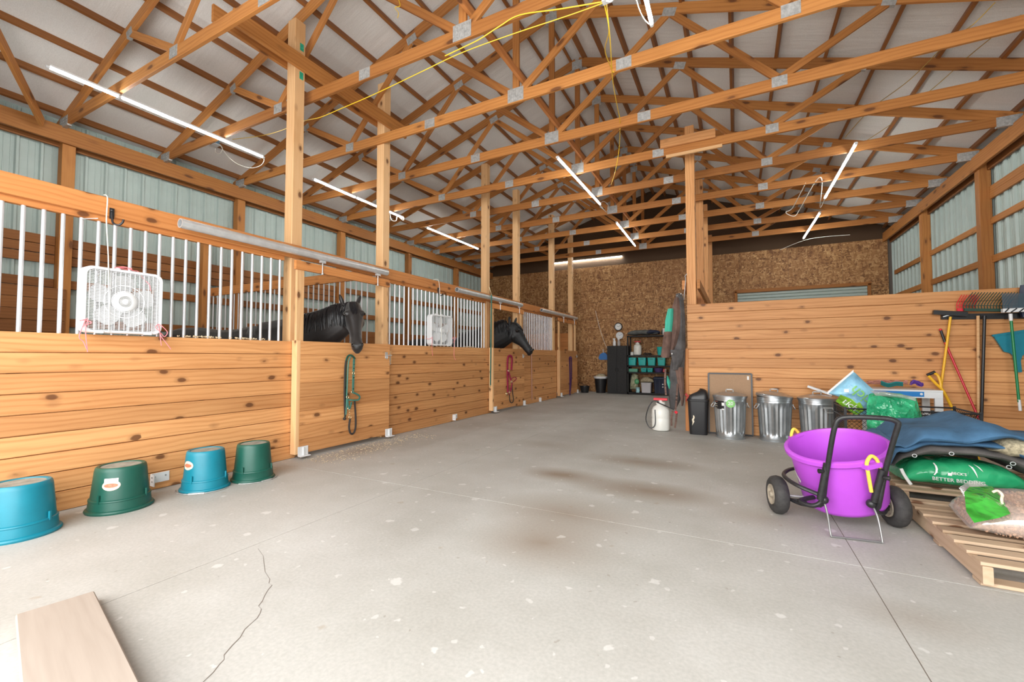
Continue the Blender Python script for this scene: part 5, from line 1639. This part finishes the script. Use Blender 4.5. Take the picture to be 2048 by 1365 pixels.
q = MB(); q.bar(P(1616, 773, y=7.30), P(1665, 790, y=7.2), .03, .05); q.build('trough', 'white', t2)

t = thing('folding_table', (1.85, 7.2, 0), 'white play table with a blue apron standing against the plank wall', 'table')
tx0, tx1, tz = P(1738, 778, y=7.0).x, P(1884, 782, y=7.0).x, .775
q = MB(); q.box(((tx0 + tx1) / 2, 7.2, tz - .012), (tx1 - tx0, .46, .024), None, .004); q.build('top', 'white', t)
for y in (6.985, 7.415):
    q = MB(); q.box(((tx0 + tx1) / 2, y, tz - .06), (tx1 - tx0, .02, .075)); q.build('apron', 'white', t)
q = MB(); q.box(((tx0 + 2.02) / 2, 6.974, tz - .052), (2.02 - tx0, .006, .062)); q.build('blue_panel', 'blue', t)
q = MB(); q.ball((1.995, 6.970, tz - .05), .015, 6, (1, .2, 1)); q.build('paw_mark', 'white', t)
for x in (tx0 + .04, tx1 - .035):
    for y in (7.0, 7.40):
        q = MB(); q.box((x, y, (tz - .03) / 2), (.075, .03, tz - .03)); q.build('leg', 'white', t)
# ropes and gloves on the table
q = MB()
rs = random.Random(9)
for k in range(9):
    pts = [P(1735 + 20 * i + rs.uniform(-4, 4), 769 - rs.uniform(0, 8), y=7.17 + .012 * k) for i in range(5)]
    for p_ in pts: p_.z = max(p_.z, tz + .008)
    q.tube(bez(pts, 4), .0065, 6)
tag(q.build('baling_twine', plain('dull_pink_twine', (0.52, 0.23, 0.18), .8, var=.3, vscale=40), None, True), 'bundle of dull pink baling twine on the white table', 'twine')
q = MB()
for k in range(4):
    pts = [P(u, v + 2 * k, y=7.03 + .03 * k) for u, v in ((1762, 763), (1776, 768), (1792, 765), (1806, 766))]
    for p_ in pts: p_.z = max(p_.z, tz + .01)
    q.tube(bez(pts, 4), .010, 6)
o = tag(q.build('halter', plain('teal_webbing', (0.015, 0.20, 0.20), .7), None, True), 'small teal and black halter lying on the white table', 'halter')
q = MB()
for k in range(7):
    pts = [P(u + rs.uniform(-2, 2), v + rs.uniform(-3, 3), y=7.04 + .015 * k) for u, v in ((1822, 768), (1829, 764), (1837, 767), (1845, 770))]
    for p_ in pts: p_.z = max(p_.z, tz + .012)
    q.tube(bez(pts, 4), .012, 6)
tag(q.build('rope_bundle', plain('purple_rope', (0.10, 0.035, 0.27), .75), None, True), 'coiled purple rope lying on the white table', 'rope')

# ================================================================== TOOLS ON THE PLANK WALL
t = thing('tool_rack', P(1960, 634, y=7.42), 'black tool rack strip screwed to the plank wall', 'rack')
q = MB(); a, b = P(1882, 634, y=7.43), P(2060, 632, y=7.43); q.bar(a, b, .07, .03); q.build('strip', 'black', t)
for u in (1900, 1966):
    q = MB(); q.box(P(u, 634, y=7.40), (.05, .03, .05)); q.build('clip', 'black', t)
q = MB(); q.box(P(2021, 634, y=7.34), (.05, .146, .05)); q.build('clip', 'black', t)
def pole(name, pts, r, mat, y, label, cat):
    t = thing(name, P(*pts[-1], y=y), label, cat)
    q = MB(); q.tube([P(u, v, y=y) for u, v in pts], r, 10); q.build('handle', mat, t, 40)
    return t
t = pole('floor_squeegee', [(1901, 634), (1882, 775)], .013, 'yellow', 7.37, 'floor squeegee with a yellow handle and black blade hung blade up', 'squeegee')
q = MB(); q.bar(P(1866, 625, y=7.36), P(1934, 629, y=7.36), .055, .05); q.build('blade', 'black', t)
q = MB(); q.bar(P(1886, 634, y=7.36), P(1900, 630, y=7.36), .012, .012); q.build('brace', 'galv', t)
t = thing('shovel', P(1917, 838, y=7.1), 'yellow shovel handle with a black D-grip leaning by the table', 'shovel')
q = MB(); q.tube(bez([P(1857, 752, y=7.32), P(1872, 768, y=7.30), P(1886, 782, y=7.28), P(1902, 812, y=7.2), P(1925, 855, y=7.1), P(1960, 925, y=6.9)], 4), .016, 8); q.build('shaft', 'yellow', t, True)
q = MB(); q.tube(bez([P(1868, 746, y=7.32), P(1876, 752, y=7.32), P(1881, 765, y=7.3), P(1882, 776, y=7.29)], 4), .016, 8); q.build('grip_arm', 'yellow', t, True)
q = MB(); q.tube([P(1854, 751, y=7.32), P(1870, 744, y=7.32)], .018, 10); q.build('grip', 'black', t, True)
q = MB(); pb = P(1960, 925, y=6.9); q.grid(lambda a, b: pb + Vector((.22 * (a - .5), -.10 * b + .04 * (2 * a - 1) ** 2, -.02 - .22 * b)), 8, 6); q.grid(lambda a, b: pb + Vector((.22 * (a - .5), -.10 * b + .04 * (2 * a - 1) ** 2 + .004, -.02 - .22 * b)), 8, 6); q.build('scoop', 'black', t, True)
t = pole('long_handle', [(1881, 660), (1890, 685)], .014, 'black', 7.40, 'shiny red pole with a dark grip leaning on the plank wall', 'pole')
q = MB(); q.tube([P(1890, 685, y=7.40), P(1965, 855, y=7.25), P(2000, 935, y=7.15)], .012, 10); q.build('shaft', 'red', t, True)
q = MB(); q.ball(P(1881, 660, y=7.40), .016, 6); q.build('end_cap', 'redp', t, True)
def rake(u0, u1, vb, vt, hx, hmat, tmat, y, label, n, bend, vend):
    t = thing('fork_rake', P(hx[1][0], vend, y=y), label, 'rake')
    q = MB(); q.tube([P(*hx[0], y=y), P(hx[1][0], hx[1][1], y=y)], .016, 10); q.build('handle', hmat, t, 40)
    q = MB(); q.bar(P(u0, vb, y=y), P(u1, vb + 1, y=y), .035, .03); q.bar(P(u0, vb - 9, y=y), P(u1, vb - 8, y=y), .008, .012); q.build('head', tmat, t)
    for k in range(n):
        f_ = k / (n - 1)
        u = u0 + (u1 - u0) * f_
        q = MB(); q.tube(bez([P(u, vb, y=y), P(u, vb - 12, y=y), P(u + bend, vt, y=y - .05)], 3), .0050, 5); q.build('tine', tmat, t, True)
    return t
rake(1914, 1950, 620, 590, ((1956, 632), (1957, 840)), 'pine_light', 'redp', 7.39, 'wooden-handled manure fork with red tines hung tines up', 8, 10, 840)
rake(1928, 2018, 620, 585, ((1969, 632), (1963, 838)), 'black', 'rake_green', 7.34, 'black-handled manure fork with a wide dark green tined head', 16, 18, 838)
q = MB(); t = None
t = thing('broom', P(2040, 820, y=7.235), 'broom with a green handle, white tips and zebra-striped head', 'broom')
q = MB(); q.tube([P(2022, 640, y=7.245), P(2038, 805, y=7.235)], .013, 10); q.build('handle', 'green_paint', t, True)
q = MB(); q.tube([P(2038, 800, y=7.235), P(2040.5, 822, y=7.235)], .0145, 10); q.build('tip', 'white', t, True)
q = MB(); q.tube([P(2021, 628, y=7.245), P(2022, 642, y=7.245)], .017, 10); q.build('socket', 'white', t, True)
q = MB(); q.bar(P(2004, 622, y=7.235), P(2052, 620, y=7.235), .045, .05); q.build('head_block', 'white', t)
for u0, u1 in ((2010, 2018), (2022, 2034), (2038, 2048)):
    q = MB(); q.bar(P(u0, 625, y=7.205), P(u1, 617, y=7.205), .012, .004); q.build('stripe', 'black', t)
q = MB()
for k in range(40):
    for j in range(3):
        u = 2006 + 44 * k / 39
        q.cyl(P(u, 618, y=7.225 + .010 * j), P(u + (k - 20) * .12, 590 - 3 * (j == 1), y=7.225 + .010 * j), .002, 3)
o = q.build('bristles', plain('blue_grey_bristle', (0.06, 0.10, 0.13), .7), t); o['kind'] = 'stuff'
t = thing('dust_pan', P(2036, 735, y=7.40), 'teal plastic scoop hung on the plank wall behind the broom', 'scoop')
q = MB(); q.prism([P(u, v, y=7.42) for u, v in ((1983, 670), (2060, 658), (2075, 668), (2078, 690), (2062, 705), (2050, 706), (2042, 712), (2037, 728), (2028, 728), (2024, 712), (2018, 707), (2006, 704))], (0, -.03, 0)); q.build('pan', 'teal', t)
q = MB(); q.bar(P(1984, 672, y=7.385), P(2060, 661, y=7.385), .02, .02); q.build('lip', 'teal', t)
q = MB(); q.bar(P(2033, 712, y=7.40), P(2037, 745, y=7.40), .05, .03, up=(1, 0, 0)); q.build('stem', 'teal', t)
t = thing('hanging_bag', P(2048, 630, y=7.35), 'dark blue fabric bag hung at the end of the tool rack', 'bag')
drape('pouch', [(570, 2040, 2075), (590, 2036, 2078), (615, 2036, 2078), (635, 2042, 2074)], 7.35, .04, 'navy', t, .05)
# ================================================================== FAR END OF THE AISLE
YS = 13.78
S = lambda u, v: P(u, v, y=YS)
x0, x1 = S(1214, 700).x, S(1253, 700).x
t = thing('storage_cabinet', ((x0 + x1) / 2, 14.0, 0), 'tall black two-door cabinet against the chipboard wall', 'cabinet')
zt = 1.53
q = MB(); q.box(((x0 + x1) / 2, 14.02, zt / 2), (x1 - x0, .44, zt)); q.build('body', 'black_rough', t)
for i in (0, 1):
    xa = x0 + (x1 - x0) * i / 2
    q = MB(); q.box((xa + (x1 - x0) / 4, 13.79, zt / 2 + .02), ((x1 - x0) / 2 - .008, .02, zt - .07)); d = q.build('door', 'black_rough', t)
    q = MB(); xx = (x0 + x1) / 2 + (.04 if i else -.04); q.tube(bez([(xx, 13.78, .82), (xx, 13.75, .81), (xx, 13.75, .73), (xx, 13.78, .72)], 3), .007, 6); q.build('handle', 'black', d, True)
# shelf unit
sx0, sx1 = S(1254, 700).x, S(1358, 700).x
t = thing('shelf_unit', ((sx0 + sx1) / 2, 14.0, 0), 'dark plastic shelf unit full of turquoise bins', 'shelf')
ZS = [S(1256, 784).z, S(1256, 744).z, S(1256, 731).z, S(1256, 711).z, S(1256, 672).z]
ZS = [.06, .70, .905, 1.225, 1.845]
for z in ZS:
    q = MB(); q.box(((sx0 + sx1) / 2, 14.0, z - .02), (sx1 - sx0, .44, .04)); q.build('shelf_board', 'black_rough', t)
for x in (sx0 + .02, sx1 - .02):
    for y in (13.80, 14.20):
        q = MB(); q.box((x, y, .92), (.04, .04, 1.84)); q.build('upright', 'black_rough', t)
def bin_(u0, u1, zb, zt_, mat, label, group=None, d=.26):
    a, b = S(u0, 715).x, S(u1, 715).x
    c, w_ = (a + b) / 2, b - a
    zb += .004
    t = thing('storage_bin', (c, 14.0, zb), label, 'bin', group)
    q = MB(); rows = []
    for z, s in ((zb, .84), (zb, .86), (zt_ - .015, 1.0), (zt_ - .015, 1.05), (zt_, 1.05), (zt_, .97), (zb + .02, .82)):
        rows.append([Vector((c + px * s, 14.0 + py * s, z)) for px, py in rrect(w_, d, .02, 3)])
    q.rings(rows); q.build('body', mat, t, 40)
    q = MB(); q.box((c, 14.0 - d / 2 * .99, zt_ - .05), (w_ * .42, .006, .014)); q.build('hand_slot', 'black', t)
for i, (u0, u1) in enumerate(((1254, 1271), (1274, 1291), (1293, 1310), (1313, 1330))):
    bin_(u0 + .6, u1 - .6, .905, 1.155, 'turq', ['turquoise handled bin in the shelf row, next to the cabinet', 'turquoise handled bin in the shelf row, second from the cabinet', 'turquoise handled bin in the shelf row, third from the cabinet', 'turquoise handled bin in the shelf row, half hidden by the blankets'][i], 'turquoise bins on the shelf unit')
for (u0, u1, lb) in ((1280, 1291.5, 'small turquoise bin beside the mint green tray'), (1292.5, 1304, 'small turquoise bin beside the purple basket')):
    bin_(u0, u1, .70, .83, 'turq', lb, 'small turquoise bins')
t = thing('tray', (S(1264, 738).x, 13.95, .70), 'flat mint green tray on the lower shelf', 'tray')
q = MB(); a, b = S(1255, 738).x, S(1274, 738).x; rows = []
for z, s in ((.704, .94), (.79, 1.0), (.80, 1.03), (.80, .97), (.715, .92)): rows.append([Vector(((a + b) / 2 + px * s, 14.0 + py * s, z)) for px, py in rrect(b - a, .26, .02, 3)])
q.rings(rows); q.build('body', plain('mint_plastic', (0.16, 0.48, 0.33), .45), t, 40)
t = thing('basket', (S(1315, 738).x, 13.95, .70), 'round purple basket on the lower shelf', 'basket')
q = MB(); c_ = S(1315, 738); q.lathe([(.001, 0), (.10, 0), (.135, .10), (.145, .13), (.135, .13), (.10, .02), (.001, .02)], 24, (c_.x, 13.97, .704)); q.build('body', plain('purple_basket', (0.09, 0.06, 0.20), .5), t, 40)
q = MB(); q.ball((c_.x, 13.97, .815), .10, 8, (1, 1, .35)); q.build('contents', 'navy', t, True)
t = thing('red_box', (S(1328, 740).x, 13.95, .70), 'small red container at the end of the lower shelf', 'container')
q = MB(); q.box((S(1328, 740).x, 13.95, .750), (.085, .12, .09), None, .012); q.build('body', 'redp', t); q = MB(); q.box((S(1328, 740).x, 13.95, .803), (.09, .125, .014)); q.build('lid', 'redp', t)
sprayer(S(1273, 700).x, 13.95, .45, 'milky white sprayer jug standing on the shelf unit', None)
for o in bpy.data.objects:
    if o.get('label', '').startswith('milky white sprayer'):
        o.matrix_basis = Matrix.Translation((0, 0, 1.229)) @ o.matrix_basis
t = thing('jar', (S(1261, 705).x, 13.92, 1.225), 'small glass jar beside the milky sprayer jug', 'jar')
q = MB(); q.lathe([(.05, 0), (.05, .07), (.035, .085)], 16, (S(1262, 705).x, 13.92, 1.229)); q.build('body', 'clearwhite', t, 40); q = MB(); q.lathe([(.045, .085), (.045, .11)], 16, (S(1262, 705).x, 13.92, 1.229)); q.build('lid', 'galv_dull', t, 40)
t = thing('drinking_cup', (S(1319, 700).x, 13.92, 1.225), 'turquoise plastic cup on the shelf above the bins', 'cup')
q = MB(); q.lathe([(.001, 0), (.075, 0), (.10, .25), (.103, .255), (.093, .25), (.07, .02)], 20, (S(1319, 700).x, 13.92, 1.229)); q.build('body', 'turq', t, 40)
t = thing('coiled_cord', (S(1293, 708).x, 13.95, 1.225), 'dark coiled cord lying on the shelf unit', 'cord')
q = MB()
for k in range(4): q.tube([Vector((S(1293, 708).x + (.13 - .01 * k) * math.cos(a), 13.95 + .09 * math.sin(a), 1.252 + .012 * k + .012 * math.sin(2 * a + k))) for a in [j * math.pi / 10 for j in range(20)]], .008, 6, closed=True)
q.build('coil', 'dark_rope', t, True)
# on top of the shelf unit
t = thing('folded_blanket', (S(1290, 665).x, 13.95, 1.845), 'grey-blue folded cover lying on top of the shelf unit', 'blanket')
pillow((S(1284, 665).x, 13.98, 1.872), .95, .40, .15, 0, wr=.02, seed=31).build('cover', plain('grey_blue_cloth', (0.10, 0.105, 0.10), .9, var=.4, vscale=6), t, True)
pillow((S(1304, 668).x, 13.90, 1.90), .40, .30, .12, .5, wr=.02, seed=32).build('blue_edge', 'navy', t, True)
t = thing('dark_bundle', (S(1325, 660).x, 14.0, 1.845), 'dark rolled bundle on top of the shelf unit', 'bundle')
pillow((S(1338, 664).x, 14.06, 1.885), .50, .28, .22, -.3, wr=.03, seed=33).build('roll', 'canvas_grey', t, True)
t = thing('paint_can', (S(1331, 665).x, 13.84, 1.845), 'white can standing on top of the shelf unit', 'can')
q = MB(); q.lathe([(.001, 0), (.075, 0), (.075, .19), (.07, .20), (.001, .198)], 20, (S(1330, 665).x, 13.84, 1.848)); q.build('body', 'white_paper', t, 40)
q = MB(); q.lathe([(.0765, .05), (.0765, .12)], 20, (S(1330, 665).x, 13.84, 1.845), caps=False); q.build('label_band', 'grey_text', t)
# bottom shelf
t = thing('toy_bag', (S(1267, 770).x, 13.92, .06), 'cream and green bag slumped on the bottom shelf', 'bag')
slab_bag('sack', [(1260, 779), (1260, 765), (1263, 751), (1269, 747), (1276, 751), (1277, 765), (1276, 779)], 14.02, .10, plain('cream_green_print', (0.42, 0.43, 0.28), .8, var=.6, vscale=14), t, 40, .02)
q = MB(); q.ball(S(1271, 764) + Vector((0, .17, 0)), .08, 8, (1, .6, 1.1)); q.build('green_pouch', 'green_film2', t, True)
t = thing('tin', (S(1275, 778).x, 13.74, .06), 'small tin with a blue and white label on the bottom shelf', 'tin')
q = MB(); q.lathe([(.001, 0), (.06, 0), (.06, .16), (.001, .16)], 18, (S(1275, 778).x, 13.83, .064)); q.build('body', plain('blue_white_label', (0.35, 0.62, 0.75), .4, var=.5, vscale=18), t, 40)
t = thing('tote', (S(1291, 772).x, 13.92, .06), 'white storage tote with a bundle heaped on it', 'tote')
q = MB(); a, b = S(1282, 772).x, S(1302, 772).x; rows = []
for z, s in ((.064, .9), (.34, 1), (.35, 1.04), (.375, 1.04), (.375, .9)): rows.append([Vector(((a + b) / 2 + px * s, 13.94 + py * s, z)) for px, py in rrect(b - a, .34, .03, 3)])
q.rings(rows); q.build('body', plain('milky_tote', (0.62, 0.62, 0.66), .4), t, 40)
pillow(((a + b) / 2, 13.94, .375), .40, .28, .17, .2, wr=.04, seed=41).build('heap', 'fleece', t, True)
t = thing('tote', (S(1321, 772).x, 13.95, .06), 'dark navy lidded tote on the bottom shelf', 'tote')
a, b = S(1307, 772).x, S(1347, 772).x
q = MB(); rows = []
for z, s in ((.064, .92), (.50, 1.0), (.51, 1.03)): rows.append([Vector(((a + b) / 2 + px * s, 13.95 + py * s, z)) for px, py in rrect(b - a, .38, .03, 3)])
q.rings(rows); q.build('body', 'navy', t, 40)
q = MB(); rows = []
for z, s in ((.51, 1.05), (.54, 1.05), (.56, .95)): rows.append([Vector(((a + b) / 2 + px * s, 13.95 + py * s, z)) for px, py in rrect(b - a, .38, .03, 3)])
q.rings(rows); q.build('lid', 'navy', t, 40)
for k in range(5):
    q = MB(); q.box((a + (b - a) * (k + .5) / 5, 13.765, .28), (.012, .012, .38)); q.build('rib', 'navy', t)
for dz in (0, .08):
    q = MB(); q.ball((S(1326, 772).x, 13.74, .26 + dz), .022, 6, (1, .4, 1)); q.build('white_mark', 'white', t, True)
# on top of the cabinet
for (u, lab, mt) in ((1227, 'white spray bottle on top of the black cabinet', 'white'), (1236, 'clear grey spray bottle on top of the black cabinet', 'milky')):
    if mt == 'milky': mt = plain('clear_grey_plastic', (0.40, 0.37, 0.36), .3)
    x = S(u, 685).x
    t = thing('spray_bottle', (x, 13.9, zt), lab, 'bottle')
    q = MB(); q.lathe([(.001, 0), (.045, 0), (.05, .02), (.05, .13), (.02, .18), (.018, .20)], 16, (x, 13.9, zt)); q.build('body', mt, t, 40)
    q = MB(); q.box((x - .01, 13.9, zt + .225), (.07, .028, .04), None, .006); q.cyl((x, 13.9, zt + .19), (x, 13.9, zt + .21), .02, 10); q.box((x - .03, 13.9, zt + .19), (.010, .016, .05)); q.build('trigger_head', 'white', t)
# clocks on the chipboard
for (u, v, r, rim, lab) in ((1237, 654, .135, 'black', 'round wall clock with a black rim above the cabinet'), (1239.5, 671.5, .12, 'white', 'round white wall dial hung under the black-rimmed clock')):
    c_ = P(u, v, y=YB - .03)
    t = thing('wall_clock', c_, lab, 'clock')
    q = MB(); q.lathe([(r, 0), (r, .03), (r * .94, .04), (r * .80, .035), (r * .79, .02)], 40, c_, (0, -1, 0)); q.build('rim', rim, t, 30)
    q = MB(); q.lathe([(.001, .022), (r * .82, .022)], 36, c_, (0, -1, 0), caps=False); q.build('face', 'white_paper', t)
    for k in range(12):
        a = math.pi / 6 * k
        q = MB(); q.bar(c_ + Vector((math.sin(a) * r * .60, -.026, math.cos(a) * r * .60)), c_ + Vector((math.sin(a) * r * .72, -.026, math.cos(a) * r * .72)), .008, .002, up=(math.cos(a), 0, -math.sin(a))); q.build('hour_mark', 'print_black' if rim == 'black' else 'blue', t)
    for a, ln in ((-1.0, .42), (1.1, .6)):
        q = MB(); q.bar(c_ + Vector((0, -.029, 0)), c_ + Vector((math.sin(a) * r * ln, -.029, math.cos(a) * r * ln)), .009, .002, up=(math.cos(a), 0, -math.sin(a))); q.build('hand', 'print_black' if rim == 'black' else 'blue', t)
# blue lamp-shaped dustpan hung on the wall, twine line
t = thing('hanging_scoop', P(1206, 714, y=14.2), 'bright blue plastic scoop hung on the chipboard beside the cabinet', 'scoop')
q = MB(); q.prism([P(u, v, y=14.25) for u, v in ((1200, 720), (1198, 716), (1201, 709), (1206, 706), (1211, 706), (1215, 711), (1217, 720))], (0, -.06, 0)); q.build('pan', plain('cobalt_plastic', (0.03, 0.17, 0.48), .45), t)
q = MB(); q.tube([P(1207, 707, y=14.2), P(1206, 699, y=14.22)], .012, 8); q.build('stem', 'white', t)
q = MB(); q.tube(bez([P(1191, 622, y=14.26), P(1199, 655, y=14.2), P(1208, 683, y=14.15), P(1214, 697, y=14.12)], 4), .006, 5)
tag(q.build('pull_string', 'cable_white', None, True), 'pale string hanging down the chipboard to the cabinet', 'string')
# bins on the floor
t = thing('waste_bin', (S(1203, 770).x, 13.95, 0), 'black round bin with a white liner beside the cabinet', 'bin')
x = S(1198.5, 770).x
q = MB(); q.lathe([(.001, .01), (.15, 0), (.205, .50), (.215, .505), (.215, .53), (.20, .53), (.15, .03)], 28, (x, 13.95, 0)); q.build('body', 'black', t, 40)
q = MB(); q.lathe([(.206, .47), (.222, .50), (.222, .535), (.19, .54), (.185, .48)], 28, (x, 13.95, 0), mod=lambda r, z, a: r + .006 * math.sin(9 * a), caps=False); q.build('liner_edge', 'white', t, 60)
pillow((x, 13.95, .49), .34, .34, .12, .2, wr=.03, seed=51, nu=20, nv=14).build('litter', 'fleece', t, True)
t = thing('feed_bucket', (S(1170, 775).x, 13.9, 0), 'small black feed bucket near the far stall door', 'bucket')
x = S(1170, 775).x
q = MB(); q.lathe([(.001, .01), (.12, 0), (.155, .20), (.165, .205), (.165, .22), (.15, .22), (.12, .03)], 24, (x, 13.75, 0)); q.build('body', 'black', t, 40)
q = MB(); q.tube(bez([(x - .16, 13.75, .21), (x - .20, 13.70, .28), (x - .13, 13.62, .33), (x + .05, 13.62, .27), (x + .16, 13.75, .21)], 5), .006, 6); q.build('bail', 'black_metal', t, True)

# ================================================================== LIGHT TUBES
def led(a, b, label, grp=None):
    t = thing('light_tube', (a + b) / 2, label, 'light', grp)
    q = MB(); q.bar(a + Vector((0, 0, .022)), b + Vector((0, 0, .022)), .02, .036); q.build('housing', 'white', t)
    q = MB(); q.tube([a, b], .016, 10); q.build('tube', 'led', t, True)
    for p, o_ in ((a, b), (b, a)):
        dd = (p - o_).normalized(); q = MB(); q.cyl(p, p + dd * .03, .018, 10); q.build('end_cap', 'white', t, 40)
Z = 4.335
Lz = lambda u, v: P(u, v, z=Z)
for (a, b, lab) in (((99, 135), (239, 194), 'bright LED tube over the near stall, the end nearest the wall girts'), ((242, 195), (525, 314), 'bright LED tube with a white plug cord over the near stall'),
                    ((628, 359), (710, 395), 'LED tube over the second stall between two tall posts'), ((713, 396), (806, 436), 'LED tube with a looped cord over the second stall'), ((854, 456), (956, 498), 'single LED tube over the far stall'),
                    ((1115, 316), (1200, 409), 'LED tube under the ridge in mid aisle'), ((1233, 446), (1270, 492), 'LED tube under the ridge near the far wall'), ((1286, -25), (1303, 47), 'LED tube close overhead with a white wire beside it'),
                    ((1712, 288), (1650, 396), 'LED tube on the right side, the nearer of two in line'), ((1640, 426), (1607, 477), 'LED tube on the right side, the farther of two in line')):
    led(Lz(*a), Lz(*b), lab)
led(P(1102, 528, y=14.27), P(1244, 513, y=14.27), 'LED tube running across the top of the chipboard wall')

# ================================================================== CABLES
def cable(name, pts, r, mat, label, n=6):
    q = MB(); q.tube(bez(pts, n), r, 6)
    return tag(q.build(name, mat, None, True), label, 'cable')
yk = TY[1] - .03
Y1 = lambda u, v, y=yk: P(u, v, y=y)
cable('extension_cord', [Y1(1215, 2), Y1(1120, 18), Y1(1040, 30), Y1(1000, 52), Y1(960, 78), Y1(930, 93), Y1(890, 112)], .006, 'cable_yellow', 'yellow extension cord lying along the near truss chord')
cable('extension_cord', [P(1215, 3, y=3.50), P(1140, 30, y=3.48), P(1020, 70, y=3.46), P(920, 107, y=3.45), P(840, 145, y=3.45), P(750, 188, y=3.5), P(690, 214, y=3.5), P(640, 235, y=3.55), P(609, 242, y=3.6), P(560, 262, y=3.75), P(520, 272, y=4.1), P(465, 279, y=4.15)], .0045, 'cable_yellow', 'yellow extension cord sagging from the near truss to the stall lights')
cable('extension_cord', [P(1208, 5, y=3.6), P(1218, 60, y=3.7), P(1210, 100, y=4.2), P(1222, 135, y=4.70), P(1228, 145, y=4.72)], .005, 'cable_yellow', 'yellow cord dropping to the second truss beside the ridge braces')
cable('extension_cord', [P(1213, 8, y=3.6), P(1220, 80, y=4.0), P(1226, 165, y=4.8), P(1236, 220, y=5.6), P(1240, 245, y=5.9), P(1238, 300, y=6.8), P(1230, 345, y=7.1), P(1222, 370, y=8.0)], .005, 'cable_yellow', 'yellow cord running from truss to truss along the ridge')
cable('lamp_wire', [P(1273, 0, y=3.85), P(1279, 20, y=3.9), P(1288, 38, y=4.05), P(1302, 52, y=4.2)], .005, 'cable_white', 'white wire beside the close overhead light tube')
cable('lamp_wire', [P(431, 297, y=4.0), P(431, 305, y=4.0), P(440, 307, y=4.0), P(445, 297, y=4.0), P(440, 290, y=4.02), P(455, 312, y=4.05), P(475, 328, y=4.1), P(500, 336, y=4.13), P(520, 332, y=4.15), P(528, 322, y=4.16), P(526, 315, y=4.165)], .005, 'cable_white', 'white plug cord looping under the near stall light')
t = thing('junction_box', P(432, 288, y=3.95), 'small blue junction box with an outlet plate on the truss chord', 'junction box')
c_ = P(432, 285, y=3.98)
q = MB(); q.box(c_, (.10, .06, .08)); q.build('box', plain('blue_box', (0.12, 0.22, 0.30), .5), t)
q = MB(); q.box(c_ + Vector((0, 0, -.045)), (.13, .09, .008)); q.build('plate', 'white', t)
cable('lamp_wire', [P(780, 428, y=7.3), P(783, 440, y=7.3), P(792, 442, y=7.3), P(795, 432, y=7.35), P(806, 441, y=7.4), P(808, 436, y=7.5)], .007, 'cable_white', 'white cord looped at the second stall light')
cable('lamp_wire', [P(1201, 411, y=8.75), P(1208, 420, y=8.9), P(1214, 424, y=9.2), P(1216, 410, y=9.47), P(1206, 403, y=9.49), P(1200, 412, y=9.49), P(1208, 420, y=9.49)], .007, 'cable_white', 'white and yellow cord looped at the mid-aisle ridge light')
cable('lamp_wire', [Lz(1650, 397), P(1640, 415, y=10.6), Vector((1.45, TY[6] - .022, 4.40)), Vector((1.35, TY[6] - .022, 4.40)), P(1600, 418, y=10.65), P(1590, 432, y=10.65), P(1578, 430, y=10.65), P(1572, 424, y=10.65), P(1585, 416, y=10.65), Vector((1.2, TY[6] - .022, 4.40))], .007, 'cable_white', 'white cords looped between the two right-hand lights')
def yrope(pts, lab): cable('roof_wire', pts, .005, plain('dull_yellow_wire', (0.42, 0.27, 0.06), .6) if 'dw' not in M else M['dw'], lab)
M['dw'] = plain('dull_yellow_wire', (0.42, 0.27, 0.06), .6)
yrope([P(1990, 5, y=5.9), P(1945, 50, y=5.93), P(1905, 75, y=6.3), P(1880, 100, y=6.7), P(1830, 150, y=7.1), P(1800, 175, y=7.3), P(1740, 220, y=8.2), P(1690, 275, y=8.3)], 'thin dull yellow wire strung under the right roof slope')
yrope([P(2048, 25, y=6.5), P(1990, 70, y=6.6), P(1935, 115, y=7.1), P(1880, 165, y=7.6), P(1820, 215, y=8.3), P(1780, 250, y=8.9), P(1720, 290, y=9.4)], 'second thin yellow wire strung under the right roof slope near the eave')
cable('roof_wire', [P(1560, 500, y=13.0), P(1620, 478, y=12.8), P(1700, 470, y=12.6)], .005, 'cable_white', 'pale wire hanging near the far right light')
cable('cord_tail', [P(797, -2, y=TY[1] - .022), P(800, 12, y=TY[1] - .022), P(790, 15, y=TY[1] - .022), P(797, 26, y=TY[1] - .022), P(795, 36, y=TY[1] - .022)], .004, 'cable_yellow', 'short frayed yellow cord tail hanging from a truss web overhead')
t = thing('outlet_box', P(1213, 2, y=3.5), 'white outlet with plugs on the near truss chord', 'outlet')
q = MB(); q.box(P(1213, -2, y=3.48), (.07, .05, .05)); q.build('box', 'white', t)
q = MB(); q.tube(bez([P(1213, 2, y=3.46), P(1222, 3, y=3.44), P(1228, -4, y=3.44)], 4), .008, 6); q.build('plug', 'white', t, True)
